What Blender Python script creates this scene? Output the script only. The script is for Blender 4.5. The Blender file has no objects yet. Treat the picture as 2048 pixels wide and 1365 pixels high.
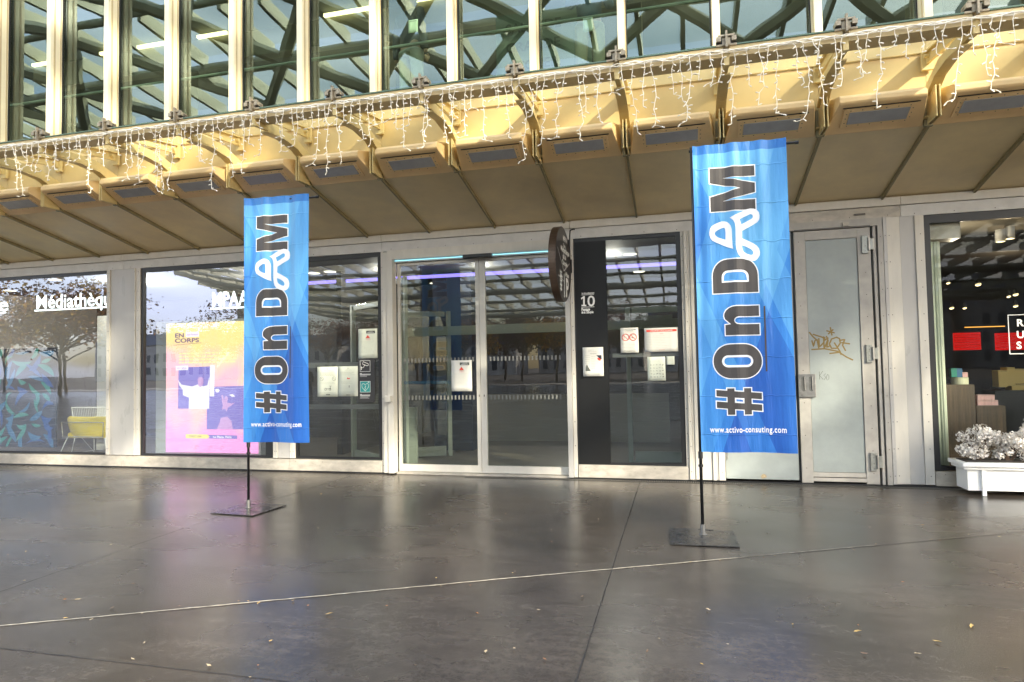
import bpy, bmesh, math, random
import numpy as np
from mathutils import Vector, Matrix
R = math.radians
random.seed(7)
SC = bpy.context.scene
COL = SC.collection

# ------------------------------------------------------------------ camera
CAM = Vector((0.0, -8.6876, 1.5))
FPX, YAW, PIT, ROL = 1294.687, 0.25108665, 0.04118175, -0.0184509
fw = Vector((-math.sin(YAW)*math.cos(PIT), math.cos(YAW)*math.cos(PIT), math.sin(PIT)))
r0 = Vector((math.cos(YAW), math.sin(YAW), 0)); u0 = r0.cross(fw)
rt = math.cos(ROL)*r0 + math.sin(ROL)*u0
up = -math.sin(ROL)*r0 + math.cos(ROL)*u0
cd = bpy.data.cameras.new('camera'); cam = bpy.data.objects.new('camera', cd); COL.objects.link(cam)
cam.matrix_world = Matrix(((rt.x, up.x, -fw.x, CAM.x), (rt.y, up.y, -fw.y, CAM.y), (rt.z, up.z, -fw.z, CAM.z), (0, 0, 0, 1)))
cd.sensor_width = 36; cd.lens = FPX/2048*36; cd.clip_end = 2000; cd.clip_start = 0.05
SC.camera = cam

# ------------------------------------------------------------------ light
SUN_AZ, SUN_EL = 46.0, 26.0           # azimuth to the right of the facade normal
sd = bpy.data.lights.new('sun', 'SUN'); sun = bpy.data.objects.new('sun', sd); COL.objects.link(sun)
sd.energy = 3.2; sd.angle = R(1.6); sd.color = (1.0, 0.92, 0.76)
sdir = Vector((math.sin(R(SUN_AZ))*math.cos(R(SUN_EL)), -math.cos(R(SUN_AZ))*math.cos(R(SUN_EL)), math.sin(R(SUN_EL))))
sun.rotation_euler = (-sdir).to_track_quat('-Z', 'Y').to_euler(); sun.location = (10, -12, 20)
W = bpy.data.worlds.new('World'); SC.world = W; W.use_nodes = True
nt = W.node_tree; nt.nodes.clear()
wo = nt.nodes.new('ShaderNodeOutputWorld'); bg = nt.nodes.new('ShaderNodeBackground')
sky = nt.nodes.new('ShaderNodeTexSky'); sky.sky_type = 'NISHITA'; sky.sun_disc = False
sky.sun_elevation = R(SUN_EL); sky.sun_rotation = R(180-SUN_AZ); sky.air_density = 1.2; sky.dust_density = 1.5
bg.inputs[1].default_value = 0.15
tc = nt.nodes.new('ShaderNodeTexCoord'); mp = nt.nodes.new('ShaderNodeMapping'); mp.inputs['Scale'].default_value = (1, 1, 3.5)
nz = nt.nodes.new('ShaderNodeTexNoise'); nz.inputs['Scale'].default_value = 2.4; nz.inputs['Detail'].default_value = 7
cr = nt.nodes.new('ShaderNodeValToRGB'); cr.color_ramp.elements[0].position = .38; cr.color_ramp.elements[1].position = .70
mx = nt.nodes.new('ShaderNodeMixRGB'); mx.inputs[2].default_value = (7.2, 7.9, 10.0, 1)
nt.links.new(tc.outputs['Generated'], mp.inputs[0]); nt.links.new(mp.outputs[0], nz.inputs[0]); nt.links.new(nz.outputs[0], cr.inputs[0])
nt.links.new(cr.outputs[0], mx.inputs[0]); nt.links.new(sky.outputs[0], mx.inputs[1]); nt.links.new(mx.outputs[0], bg.inputs[0]); nt.links.new(bg.outputs[0], wo.inputs[0])
SC.view_settings.view_transform = 'Standard'; SC.view_settings.look = 'None'; SC.view_settings.gamma = 1
SC.view_settings.exposure = 2.1
SC.cycles.max_bounces = 10; SC.cycles.transparent_max_bounces = 14; SC.cycles.glossy_bounces = 4; SC.cycles.diffuse_bounces = 4
SC.cycles.sample_clamp_indirect = 6; SC.cycles.caustics_reflective = False; SC.cycles.caustics_refractive = False

def ray(px, py):
    return fw + rt*((px-1024)/FPX) - up*((py-682.5)/FPX)
def at(px, py, Y):            # point of the plane y = Y seen at a photo pixel
    d = ray(px, py); return CAM + d*((Y-CAM.y)/d.y)
def atz(px, py, Z=0.0):
    d = ray(px, py); return CAM + d*((Z-CAM.z)/d.z)

# ------------------------------------------------------------------ materials
def mat(name, col, rough=.5, metal=0, spec=.5, noise=0, nscale=3, bump=0, bscale=60, emit=None, estr=0, trans=0, rvar=0, stretch=(1, 1, 1)):
    m = bpy.data.materials.new(name); m.use_nodes = True; n = m.node_tree; b = n.nodes['Principled BSDF']
    c = tuple(col)+(1,)
    b.inputs['Base Color'].default_value = c; b.inputs['Roughness'].default_value = rough; b.inputs['Metallic'].default_value = metal
    b.inputs['Specular IOR Level'].default_value = spec
    if emit: b.inputs['Emission Color'].default_value = tuple(emit)+(1,); b.inputs['Emission Strength'].default_value = estr
    if noise or bump or rvar:
        t = n.nodes.new('ShaderNodeTexCoord'); g = n.nodes.new('ShaderNodeNewGeometry'); mpp = n.nodes.new('ShaderNodeMapping'); mpp.inputs['Scale'].default_value = stretch
        n.links.new(g.outputs['Position'], mpp.inputs[0])
    if noise or rvar:
        z = n.nodes.new('ShaderNodeTexNoise'); z.inputs['Scale'].default_value = nscale; z.inputs['Detail'].default_value = 6; z.inputs['Roughness'].default_value = .62
        n.links.new(mpp.outputs[0], z.inputs[0])
        if noise:
            k = n.nodes.new('ShaderNodeValToRGB'); k.color_ramp.elements[0].position = .28; k.color_ramp.elements[1].position = .72
            k.color_ramp.elements[0].color = tuple(v*(1-noise) for v in col)+(1,); k.color_ramp.elements[1].color = tuple(min(1, v*(1+noise)) for v in col)+(1,)
            n.links.new(z.outputs[0], k.inputs[0]); n.links.new(k.outputs[0], b.inputs['Base Color'])
        if rvar:
            q = n.nodes.new('ShaderNodeMapRange'); q.inputs[1].default_value = .3; q.inputs[2].default_value = .7
            q.inputs[3].default_value = max(0, rough-rvar); q.inputs[4].default_value = rough+rvar
            n.links.new(z.outputs[0], q.inputs[0]); n.links.new(q.outputs[0], b.inputs['Roughness'])
    if bump:
        z2 = n.nodes.new('ShaderNodeTexNoise'); z2.inputs['Scale'].default_value = bscale; z2.inputs['Detail'].default_value = 3
        bp = n.nodes.new('ShaderNodeBump'); bp.inputs['Strength'].default_value = bump; bp.inputs['Distance'].default_value = .02
        n.links.new(mpp.outputs[0], z2.inputs[0]); n.links.new(z2.outputs[0], bp.inputs['Height']); n.links.new(bp.outputs[0], b.inputs['Normal'])
    return m

def glassmat(name, tint=(.9, .95, .92), refl=.14, bump=0, bscale=1.0, rcol=(1, 1, 1), bdist=.02):
    m = bpy.data.materials.new(name); m.use_nodes = True; n = m.node_tree; n.nodes.clear()
    o = n.nodes.new('ShaderNodeOutputMaterial'); mixs = n.nodes.new('ShaderNodeMixShader'); tr = n.nodes.new('ShaderNodeBsdfTransparent'); gl = n.nodes.new('ShaderNodeBsdfGlossy')
    tr.inputs[0].default_value = tuple(tint)+(1,); gl.inputs['Roughness'].default_value = .0; gl.inputs[0].default_value = tuple(rcol)+(1,)
    lw = n.nodes.new('ShaderNodeLayerWeight'); f = n.nodes.new('ShaderNodeMath'); f.operation = 'POWER'; f.inputs[1].default_value = 4.0; n.links.new(lw.outputs['Facing'], f.inputs[0])
    a = n.nodes.new('ShaderNodeMath'); a.operation = 'MULTIPLY_ADD'; a.inputs[1].default_value = .9-refl; a.inputs[2].default_value = refl+.05; a.use_clamp = True
    n.links.new(f.outputs[0], a.inputs[0]); n.links.new(a.outputs[0], mixs.inputs[0]); n.links.new(tr.outputs[0], mixs.inputs[1]); n.links.new(gl.outputs[0], mixs.inputs[2]); n.links.new(mixs.outputs[0], o.inputs[0])
    if bump:
        g = n.nodes.new('ShaderNodeNewGeometry'); z = n.nodes.new('ShaderNodeTexNoise'); z.inputs['Scale'].default_value = bscale; z.inputs['Detail'].default_value = 1.5
        bp = n.nodes.new('ShaderNodeBump'); bp.inputs['Strength'].default_value = bump; bp.inputs['Distance'].default_value = bdist
        n.links.new(g.outputs['Position'], z.inputs[0]); n.links.new(z.outputs[0], bp.inputs['Height']); n.links.new(bp.outputs[0], gl.inputs['Normal'])
    return m

def emat(name, col, s, noise=None):
    m = bpy.data.materials.new(name); m.use_nodes = True; n = m.node_tree; n.nodes.clear()
    o = n.nodes.new('ShaderNodeOutputMaterial'); e = n.nodes.new('ShaderNodeEmission'); e.inputs[0].default_value = tuple(col)+(1,); e.inputs[1].default_value = s
    n.links.new(e.outputs[0], o.inputs[0]); return m

M = {}
M['cream'] = mat('cream_aluminium', (.59, .56, .50), .42, noise=.07, nscale=3.5, stretch=(3, 3, .8), rvar=.12, bump=.03, bscale=140)
M['panel'] = mat('grey_panel', (.44, .425, .405), .35, noise=.06, nscale=2.2, stretch=(2, 2, .7), rvar=.12)
M['header'] = mat('grey_header', (.56, .55, .53), .45, noise=.12, nscale=4)
M['plinth'] = mat('plinth_metal', (.42, .385, .33), .45, noise=.24, nscale=7, stretch=(1, 1, 2), rvar=.1)
M['doorgrey'] = mat('door_paint', (.285, .315, .31), .40, noise=.13, nscale=2.6, rvar=.12, bump=.05, bscale=90)
M['doorframe'] = mat('door_frame_metal', (.37, .35, .32), .42, noise=.14, nscale=7, rvar=.1)
M['steel'] = mat('worn_steel', (.22, .215, .205), .35, metal=.6, noise=.25, nscale=14)
M['hingem'] = mat('hinge_steel', (.30, .30, .27), .3, metal=.5, noise=.2, nscale=25)
M['black'] = mat('black_gasket', (.012, .012, .013), .4)
M['blackpanel'] = mat('black_panel', (.008, .008, .008), .45, spec=.3)
M['fascia'] = mat('yellow_fascia', (.62, .45, .19), .42, noise=.05, nscale=5)
M['box'] = mat('ochre_casing', (.84, .60, .30), .38, noise=.06, nscale=6)
M['soffit'] = mat('beige_soffit', (.88, .72, .43), .42, noise=.16, nscale=1.3, rvar=.12)
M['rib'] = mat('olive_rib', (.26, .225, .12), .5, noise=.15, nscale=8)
M['bracket'] = mat('yellow_bracket', (.68, .54, .25), .42, noise=.06, nscale=9)
M['mullion'] = mat('cream_mullion', (.93, .84, .57), .4, noise=.04, nscale=6)
M['beam'] = mat('edge_beam_metal', (.62, .49, .26), .45, noise=.08, nscale=6)
M['lens'] = mat('lamp_lens', (.34, .355, .38), .25, noise=.1, nscale=9)
M['screw'] = mat('dark_screw', (.10, .09, .08), .4)
M['glass'] = glassmat('shop_glass', (.80, .86, .82), .012, bump=.12, bscale=2.2, bdist=.004)
M['glassl'] = glassmat('mirror_tinted_glass', (.86, .92, .92), .12, bump=.15, bscale=2.0, bdist=.005, rcol=(.93, .93, 1.0))
M['glassr'] = glassmat('display_glass', (.90, .93, .89), -.035, bump=.1, bscale=2.0, bdist=.004)
M['glassu'] = glassmat('green_glass', (.66, .82, .68), .09, bump=.10, bscale=1.1, rcol=(.80, .96, .86), bdist=.02)
M['glassc'] = glassmat('canopy_glass', (.90, .93, .86), .03)
M['white'] = mat('white_plastic', (.84, .83, .80), .4)
M['cord'] = mat('white_cord', (.92, .86, .72), .5)
M['whitep'] = mat('white_painted_metal', (.80, .80, .78), .35, noise=.03, nscale=5)
M['polem'] = mat('black_pole', (.010, .010, .011), .3)
M['base'] = mat('oiled_steel_plate', (.030, .029, .029), .26, metal=.15, noise=.5, nscale=6, rvar=.14)
M['rust'] = mat('rust', (.30, .10, .04), .8)
M['paper'] = mat('paper', (.60, .635, .55), .7, noise=.03, nscale=10)
M['paperw'] = mat('white_paper', (.64, .63, .59), .7)
M['ink'] = mat('grey_ink', (.09, .10, .09), .8)
M['inkl'] = mat('light_ink', (.30, .32, .28), .8)
M['red'] = mat('red_ink', (.62, .06, .04), .6)
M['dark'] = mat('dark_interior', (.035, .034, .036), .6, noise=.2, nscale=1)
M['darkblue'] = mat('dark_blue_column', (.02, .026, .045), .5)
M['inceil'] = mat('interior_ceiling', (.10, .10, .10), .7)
M['infloor'] = mat('interior_tile', (.15, .13, .11), .4, noise=.1, nscale=2)
M['beigewall'] = mat('beige_wall', (.22, .20, .16), .6)
M['inframe'] = mat('interior_frame', (.26, .28, .24), .45)
M['wood'] = mat('walnut_block', (.085, .055, .033), .45, noise=.45, nscale=3, stretch=(14, 14, .8))
M['yellow'] = mat('yellow_shell', (.75, .56, .03), .35)
M['chrome'] = mat('wire_metal', (.6, .6, .58), .25, metal=.7)
M['led'] = emat('violet_tube', (.26, .20, .9), .55)
M['lamp'] = emat('warm_lamp', (1, .78, .40), 1.2)
M['lampw'] = emat('white_lamp', (1, .93, .72), .7)
M['striplamp'] = emat('yellow_strip_lamp', (1, .86, .42), 1.0)
M['signlit'] = emat('lit_letters', (.92, 1, .98), .8)
M['redlit'] = emat('red_lampshade', (.8, .015, .012), .18)
M['amber'] = emat('amber_glow', (1, .45, .08), .4)
M['greenedge'] = mat('green_glass_edge', (.10, .17, .12), .2)
M['grey_bar'] = mat('grey_bar', (.085, .082, .085), .6)
M['upwall'] = mat('sage_wall', (.24, .27, .21), .7)
M['brown'] = mat('bronze_rim', (.09, .06, .042), .35, metal=.4, noise=.2, nscale=8, stretch=(1, 1, 6))
M['signface'] = mat('bronze_face', (.040, .034, .032), .35)
M['letter'] = mat('white_lettering', (.85, .85, .82), .5)
M['bannerdark'] = mat('charcoal_print', (.055, .048, .046), .6)
M['bannerwhite'] = mat('white_print', (.86, .87, .90), .65)

# ------------------------------------------------------------------ builders
WL = {}      # world position of each object's origin
def tag(o, label=None, cat=None, group=None, kind=None):
    if label: o['label'] = label
    if cat: o['category'] = cat
    if group: o['group'] = group
    if kind: o['kind'] = kind
    return o
def empty(name, loc, label, cat, group=None):
    o = bpy.data.objects.new(name, None); COL.objects.link(o); o.location = loc; o.empty_display_size = .1
    WL[o.name] = Vector(loc); return tag(o, label, cat, group)
class MB:
    def __init__(s): s.v = []; s.f = []; s.m = []; s.cur = 0
    def add(s, vs, fs):
        b = len(s.v); s.v += [tuple(v) for v in vs]
        for f in fs: s.f.append(tuple(b+i for i in f)); s.m.append(s.cur)
        return s
    def box(s, x0, x1, y0, y1, z0, z1):
        if x0 > x1: x0, x1 = x1, x0
        if y0 > y1: y0, y1 = y1, y0
        if z0 > z1: z0, z1 = z1, z0
        return s.add([(x0, y0, z0), (x1, y0, z0), (x1, y1, z0), (x0, y1, z0), (x0, y0, z1), (x1, y0, z1), (x1, y1, z1), (x0, y1, z1)],
                     [(3, 2, 1, 0), (4, 5, 6, 7), (0, 1, 5, 4), (1, 2, 6, 5), (2, 3, 7, 6), (3, 0, 4, 7)])
    def obox(s, c, ax, ay, az):      # oriented box: centre and three half-vectors
        c = Vector(c); ax = Vector(ax); ay = Vector(ay); az = Vector(az)
        vs = [c+sx*ax+sy*ay+sz*az for sz in (-1, 1) for sx, sy in ((-1, -1), (1, -1), (1, 1), (-1, 1))]
        return s.add(vs, [(3, 2, 1, 0), (4, 5, 6, 7), (0, 1, 5, 4), (1, 2, 6, 5), (2, 3, 7, 6), (3, 0, 4, 7)])
    def bar(s, p, q, w, h, upv=(0, 0, 1)):
        p = Vector(p); q = Vector(q); d = (q-p); L = d.length; d.normalize(); u = Vector(upv); a = d.cross(u)
        if a.length < 1e-4: a = d.cross(Vector((1, 0, 0)))
        a.normalize(); b = a.cross(d); return s.obox((p+q)/2, d*L/2, a*w/2, b*h/2)
    def extx(s, poly, x0, x1):       # polygon in (y,z) extruded along x
        n = len(poly); vs = [(x0, y, z) for y, z in poly]+[(x1, y, z) for y, z in poly]
        return s.add(vs, [tuple(range(n)), tuple(range(2*n-1, n-1, -1))]+[(i, i+n, (i+1) % n+n, (i+1) % n) for i in range(n)])
    def exty(s, poly, y0, y1):       # polygon in (x,z) extruded along y
        n = len(poly); vs = [(x, y0, z) for x, z in poly]+[(x, y1, z) for x, z in poly]
        return s.add(vs, [tuple(range(n)), tuple(range(2*n-1, n-1, -1))]+[(i, i+n, (i+1) % n+n, (i+1) % n) for i in range(n)])
    def tube(s, pts, r, n=6, cap=True):
        pts = [Vector(p) for p in pts]; rs = r if isinstance(r, (list, tuple)) else [r]*len(pts)
        rings = []; pa = None
        for i, p in enumerate(pts):
            d = (pts[min(i+1, len(pts)-1)]-pts[max(i-1, 0)]); d.normalize()
            a = (pa - d*pa.dot(d)) if pa is not None else d.cross(Vector((0, 0, 1)))
            if a.length < 1e-3: a = d.cross(Vector((1, 0, 0)))
            a.normalize(); pa = a; b = d.cross(a)
            rings.append([p+(a*math.cos(2*math.pi*k/n)+b*math.sin(2*math.pi*k/n))*rs[i] for k in range(n)])
        vs = [v for ring in rings for v in ring]; fs = []
        for i in range(len(pts)-1):
            for k in range(n): fs.append((i*n+k, i*n+(k+1) % n, (i+1)*n+(k+1) % n, (i+1)*n+k))
        if cap: fs += [tuple(range(n-1, -1, -1)), tuple((len(pts)-1)*n+k for k in range(n))]
        return s.add(vs, fs)
    def disc(s, c, nrm, r, n=16):
        c = Vector(c); q = Vector(nrm).to_track_quat('Z', 'Y').to_matrix()
        return s.add([c+q@Vector((r*math.cos(2*math.pi*k/n), r*math.sin(2*math.pi*k/n), 0)) for k in range(n)], [tuple(range(n))])
    def cyl(s, p, q, r, n=16): return s.tube([p, q], r, n)
    def build(s, name, mats, parent=None, label=None, cat=None, group=None, kind=None, smooth=False, bevel=0, bottom=False, loc=None):
        if not isinstance(mats, (list, tuple)): mats = [mats]
        a = np.array(s.v, dtype=float)
        lo, hi = a.min(0), a.max(0); c = (lo+hi)/2
        if parent is None or bottom: c[2] = lo[2]
        if loc is not None: c = np.array(loc, dtype=float)
        me = bpy.data.meshes.new(name); me.from_pydata([tuple(v) for v in (a-c)], [], s.f)
        for m_ in mats: me.materials.append(m_)
        if len(mats) > 1:
            for p_, i_ in zip(me.polygons, s.m): p_.material_index = i_
        o = bpy.data.objects.new(name, me); COL.objects.link(o)
        WL[o.name] = Vector(c)
        if parent is not None: o.parent = parent; o.location = Vector(c)-WL[parent.name]
        else: o.location = Vector(c)
        if smooth:
            for p_ in me.polygons: p_.use_smooth = True
        if bevel:
            b = o.modifiers.new('bevel', 'BEVEL'); b.width = bevel; b.segments = 2; b.limit_method = 'ANGLE'
        me.update(); return tag(o, label, cat, group, kind)
def copyobj(o, d, parent=None, label=None, group=None):
    c = o.copy(); COL.objects.link(c); WL[c.name] = WL[o.name]+Vector(d)
    if parent is not None: c.parent = parent; c.location = WL[c.name]-WL[parent.name]
    elif o.parent is not None: c.parent = o.parent; c.location = WL[c.name]-WL[o.parent.name]
    else: c.location = WL[c.name]
    for ch in list(o.children):
        k = ch.copy(); COL.objects.link(k); k.parent = c; WL[k.name] = WL[ch.name]+Vector(d); k.location = ch.location
    if label: c['label'] = label
    if group: c['group'] = group
    return c

def fill2d(polys):
    """polygons (outer + holes) -> verts2d, tris through a filled 2D curve"""
    cu = bpy.data.curves.new('tmp', 'CURVE'); cu.dimensions = '2D'; cu.fill_mode = 'BOTH'
    for p in polys:
        sp = cu.splines.new('POLY'); sp.points.add(len(p)-1); sp.use_cyclic_u = True
        for i, (x, y) in enumerate(p): sp.points[i].co = (x, y, 0, 1)
    o = bpy.data.objects.new('tmp', cu); COL.objects.link(o)
    dg = bpy.context.evaluated_depsgraph_get(); me = bpy.data.meshes.new_from_object(o.evaluated_get(dg))
    vs = [(v.co.x, v.co.y) for v in me.vertices]; fs = [tuple(p.vertices) for p in me.polygons]
    bpy.data.objects.remove(o); bpy.data.curves.remove(cu); bpy.data.meshes.remove(me)
    return vs, fs
def text2d(body, size=1, bold=0, sx=1, align='LEFT', spacing=1, shear=0):
    cu = bpy.data.curves.new('tmp', 'FONT'); cu.body = body; cu.size = size; cu.offset = bold; cu.align_x = align; cu.space_character = spacing; cu.resolution_u = 3; cu.shear = shear
    o = bpy.data.objects.new('tmp', cu); COL.objects.link(o)
    dg = bpy.context.evaluated_depsgraph_get(); me = bpy.data.meshes.new_from_object(o.evaluated_get(dg))
    vs = [(v.co.x*sx, v.co.y) for v in me.vertices]; fs = [tuple(p.vertices) for p in me.polygons]
    bpy.data.objects.remove(o); bpy.data.curves.remove(cu); bpy.data.meshes.remove(me)
    return vs, fs
def put2d(mb, vf, x, y, z):          # in the x-z plane facing -y
    vs, fs = vf; mb.add([(x+a, y, z+b) for a, b in vs], fs)
def area(p): return sum(p[i][0]*p[(i+1) % len(p)][1]-p[(i+1) % len(p)][0]*p[i][1] for i in range(len(p)))/2
def grow(p, d, hole=False):
    p = list(p)
    if (area(p) < 0) != hole: p = p[::-1]
    out = []; n = len(p)
    for i in range(n):
        a, b, c_ = Vector(p[i-1]), Vector(p[i]), Vector(p[(i+1) % n])
        e1 = (b-a).normalized(); e2 = (c_-b).normalized(); n1 = Vector((e1.y, -e1.x)); n2 = Vector((e2.y, -e2.x))
        k = (n1+n2); L = k.length
        k = k/L if L > 1e-5 else n1
        out.append(tuple(b+k*min(d/max(k.dot(n1), .35), 2.2*d)))
    return out

# ================================================================== GROUND
def floor_mat():
    m = bpy.data.materials.new('polished_concrete'); m.use_nodes = True; n = m.node_tree; b = n.nodes['Principled BSDF']
    g = n.nodes.new('ShaderNodeNewGeometry')
    def noise(sc, det=5, st=(1, 1, 1), rg=.6):
        q = n.nodes.new('ShaderNodeMapping'); q.inputs['Scale'].default_value = st; n.links.new(g.outputs['Position'], q.inputs[0])
        z = n.nodes.new('ShaderNodeTexNoise'); z.inputs['Scale'].default_value = sc; z.inputs['Detail'].default_value = det; z.inputs['Roughness'].default_value = rg; n.links.new(q.outputs[0], z.inputs[0]); return z
    big = noise(.55, 6, (1, 1.2, 1), .5); mid = noise(3.5, 5, (1, 1, 1), .5); streak = noise(1.1, 4, (1, 1.6, 1), .5); fine = noise(90, 3); grain = noise(17, 6, (1, 1, 1), .85); scuff = noise(5, 9, (.35, 2.4, 1), .75); speck = noise(48, 2)
    k = n.nodes.new('ShaderNodeValToRGB'); e = k.color_ramp.elements
    e[0].position = .30; e[0].color = (.034, .0275, .0215, 1); e[1].position = .70; e[1].color = (.088, .072, .057, 1)
    a = n.nodes.new('ShaderNodeMath'); a.operation = 'MULTIPLY_ADD'; a.inputs[1].default_value = .35
    s2 = n.nodes.new('ShaderNodeMath'); s2.operation = 'MULTIPLY'; s2.inputs[1].default_value = .65
    n.links.new(big.outputs[0], s2.inputs[0]); n.links.new(mid.outputs[0], a.inputs[0]); n.links.new(s2.outputs[0], a.inputs[2])
    n.links.new(a.outputs[0], k.inputs[0])
    k2 = n.nodes.new('ShaderNodeValToRGB'); k2.color_ramp.elements[0].position = .70; k2.color_ramp.elements[1].position = .80
    n.links.new(speck.outputs[0], k2.inputs[0])
    mxx = n.nodes.new('ShaderNodeMixRGB'); mxx.inputs[2].default_value = (.15, .13, .11, 1)
    gm = n.nodes.new('ShaderNodeMapRange'); gm.inputs[1].default_value = .25; gm.inputs[2].default_value = .75; gm.inputs[3].default_value = .50; gm.inputs[4].default_value = 1.50; n.links.new(grain.outputs[0], gm.inputs[0])
    sm = n.nodes.new('ShaderNodeMapRange'); sm.inputs[1].default_value = .3; sm.inputs[2].default_value = .7; sm.inputs[3].default_value = .78; sm.inputs[4].default_value = 1.24; n.links.new(scuff.outputs[0], sm.inputs[0])
    gs = n.nodes.new('ShaderNodeMath'); gs.operation = 'MULTIPLY'; n.links.new(gm.outputs[0], gs.inputs[0]); n.links.new(sm.outputs[0], gs.inputs[1])
    vm = n.nodes.new('ShaderNodeVectorMath'); vm.operation = 'SCALE'; n.links.new(k.outputs[0], vm.inputs[0]); n.links.new(gs.outputs[0], vm.inputs['Scale'])
    mm = n.nodes.new('ShaderNodeMath'); mm.operation = 'MULTIPLY'; mm.inputs[1].default_value = .6; n.links.new(k2.outputs[0], mm.inputs[0])
    n.links.new(mm.outputs[0], mxx.inputs[0]); n.links.new(vm.outputs[0], mxx.inputs[1]); vo = n.nodes.new('ShaderNodeTexVoronoi'); vo.inputs['Scale'].default_value = 1.7; n.links.new(g.outputs['Position'], vo.inputs[0])
    lt = n.nodes.new('ShaderNodeMath'); lt.operation = 'LESS_THAN'; lt.inputs[1].default_value = .028; n.links.new(vo.outputs['Distance'], lt.inputs[0])
    l2 = n.nodes.new('ShaderNodeMath'); l2.operation = 'MULTIPLY'; l2.inputs[1].default_value = .55; n.links.new(lt.outputs[0], l2.inputs[0])
    mx3 = n.nodes.new('ShaderNodeMixRGB'); mx3.inputs[2].default_value = (.018, .016, .014, 1); n.links.new(l2.outputs[0], mx3.inputs[0]); n.links.new(mxx.outputs[0], mx3.inputs[1])
    n.links.new(mx3.outputs[0], b.inputs['Base Color'])
    rr = n.nodes.new('ShaderNodeMapRange'); rr.inputs[1].default_value = .33; rr.inputs[2].default_value = .68; rr.inputs[3].default_value = .17; rr.inputs[4].default_value = .34
    ad = n.nodes.new('ShaderNodeMath'); ad.operation = 'ADD'; h = n.nodes.new('ShaderNodeMath'); h.operation = 'MULTIPLY'; h.inputs[1].default_value = .5
    n.links.new(streak.outputs[0], ad.inputs[0]); n.links.new(big.outputs[0], ad.inputs[1]); n.links.new(ad.outputs[0], h.inputs[0]); n.links.new(h.outputs[0], rr.inputs[0]); n.links.new(rr.outputs[0], b.inputs['Roughness'])
    b.inputs['Specular IOR Level'].default_value = .65
    bp = n.nodes.new('ShaderNodeBump'); bp.inputs['Strength'].default_value = .22; bp.inputs['Distance'].default_value = .004
    bp2 = n.nodes.new('ShaderNodeBump'); bp2.inputs['Strength'].default_value = .05; bp2.inputs['Distance'].default_value = .01
    n.links.new(fine.outputs[0], bp.inputs['Height']); n.links.new(bp.outputs[0], b.inputs['Normal'])
    return m
M['floor'] = floor_mat()
M['fargr'] = mat('park_ground', (.12, .095, .065), .8, noise=.15, nscale=.5)
MB().add([(-200, -36, -.055), (100, -54, -.055), (100, -59, -.055), (-200, -41, -.055)], [(0, 1, 2, 3)]).build('park_path', mat('pale_paving', (.42, .39, .34), .8, noise=.12, nscale=.6), kind='structure')
M['joint'] = mat('joint_filler', (.42, .36, .26), .85, noise=.4, nscale=30)
M['joint3'] = mat('half_worn_joint', (.28, .24, .18), .85, noise=.6, nscale=12)
M['joint2'] = mat('worn_joint_filler', (.16, .13, .10), .85, noise=.5, nscale=30)
M['jointd'] = mat('dark_joint', (.02, .018, .016), .8)
MB().add([(-90, -34, 0), (45, -52, 0), (45, .02, 0), (-90, .02, 0)], [(0, 1, 2, 3)]).build('plaza_floor', M['floor'], kind='structure')
MB().add([(-600, -900, -.06), (600, -900, -.06), (600, 300, -.06), (-600, 300, -.06)], [(0, 1, 2, 3)]).build('ground', M['fargr'], kind='structure')
# filler joint crossing the plaza, as an uneven ribbon
def ribbon(pts, w, z, jit=0, seed=1):
    rr = random.Random(seed); mb = MB(); vs = []
    p = []
    for (a, b) in zip(pts[:-1], pts[1:]):
        n = max(2, int((Vector(b)-Vector(a)).length/.05))
        for i in range(n): p.append(Vector(a).lerp(Vector(b), i/n))
    p.append(Vector(pts[-1]))
    for i, q in enumerate(p):
        d = (p[min(i+1, len(p)-1)]-p[max(i-1, 0)]).normalized(); s = Vector((-d.y, d.x))
        o = rr.uniform(-jit, jit); w2 = .8*w*(1+rr.uniform(-.35, .35) if jit else 1)
        vs += [(q.x+s.x*(w2/2+o), q.y+s.y*(w2/2+o), z), (q.x-s.x*(w2/2-o), q.y-s.y*(w2/2-o), z)]
    return mb.add(vs, [(2*i, 2*i+1, 2*i+3, 2*i+2) for i in range(len(p)-1)])
dJ = (Vector((2.853, -2.104))-Vector((-4.005, -5.62))).normalized()
J0 = Vector((-4.005, -5.62))-dJ*9; J1 = Vector((-1.193, -4.16)); J2 = Vector((2.853, -2.104))+dJ*5
ribbon([J0, Vector((-4.005, -5.62)), J1, Vector((.4, -3.36))], .016, .004, .003).build('pale_floor_joint', M['joint'], kind='structure')
ribbon([Vector((.4, -3.36)), Vector((1.5, -2.80))], .011, .0052, .0035, 9).build('pale_floor_joint', M['joint3'], kind='structure')
ribbon([Vector((.4, -3.36)), Vector((2.853, -2.104)), J2], .006, .0045, .002, 5).build('pale_floor_joint', M['joint2'], kind='structure')
q = ribbon([Vector((.4, -3.372)), Vector((2.853, -2.116)), J2], .006, .0035, 0).build('dark_floor_joint', M['jointd'], kind='structure')
for pts in ([(-.525, -.16), (-.508, -9.5)], [(-4.57, -.28), (-4.70, -2.99), (-4.50, -9)], [(3.6, -.2), (3.65, -9.5)], [(-9, -5.87), (6, -5.86)]):
    ribbon([Vector(p) for p in pts], .007, .0045 if pts[0][0] != -9 else .0025, .0008, 3).build('dark_floor_joint', M['jointd'], kind='structure')

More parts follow.
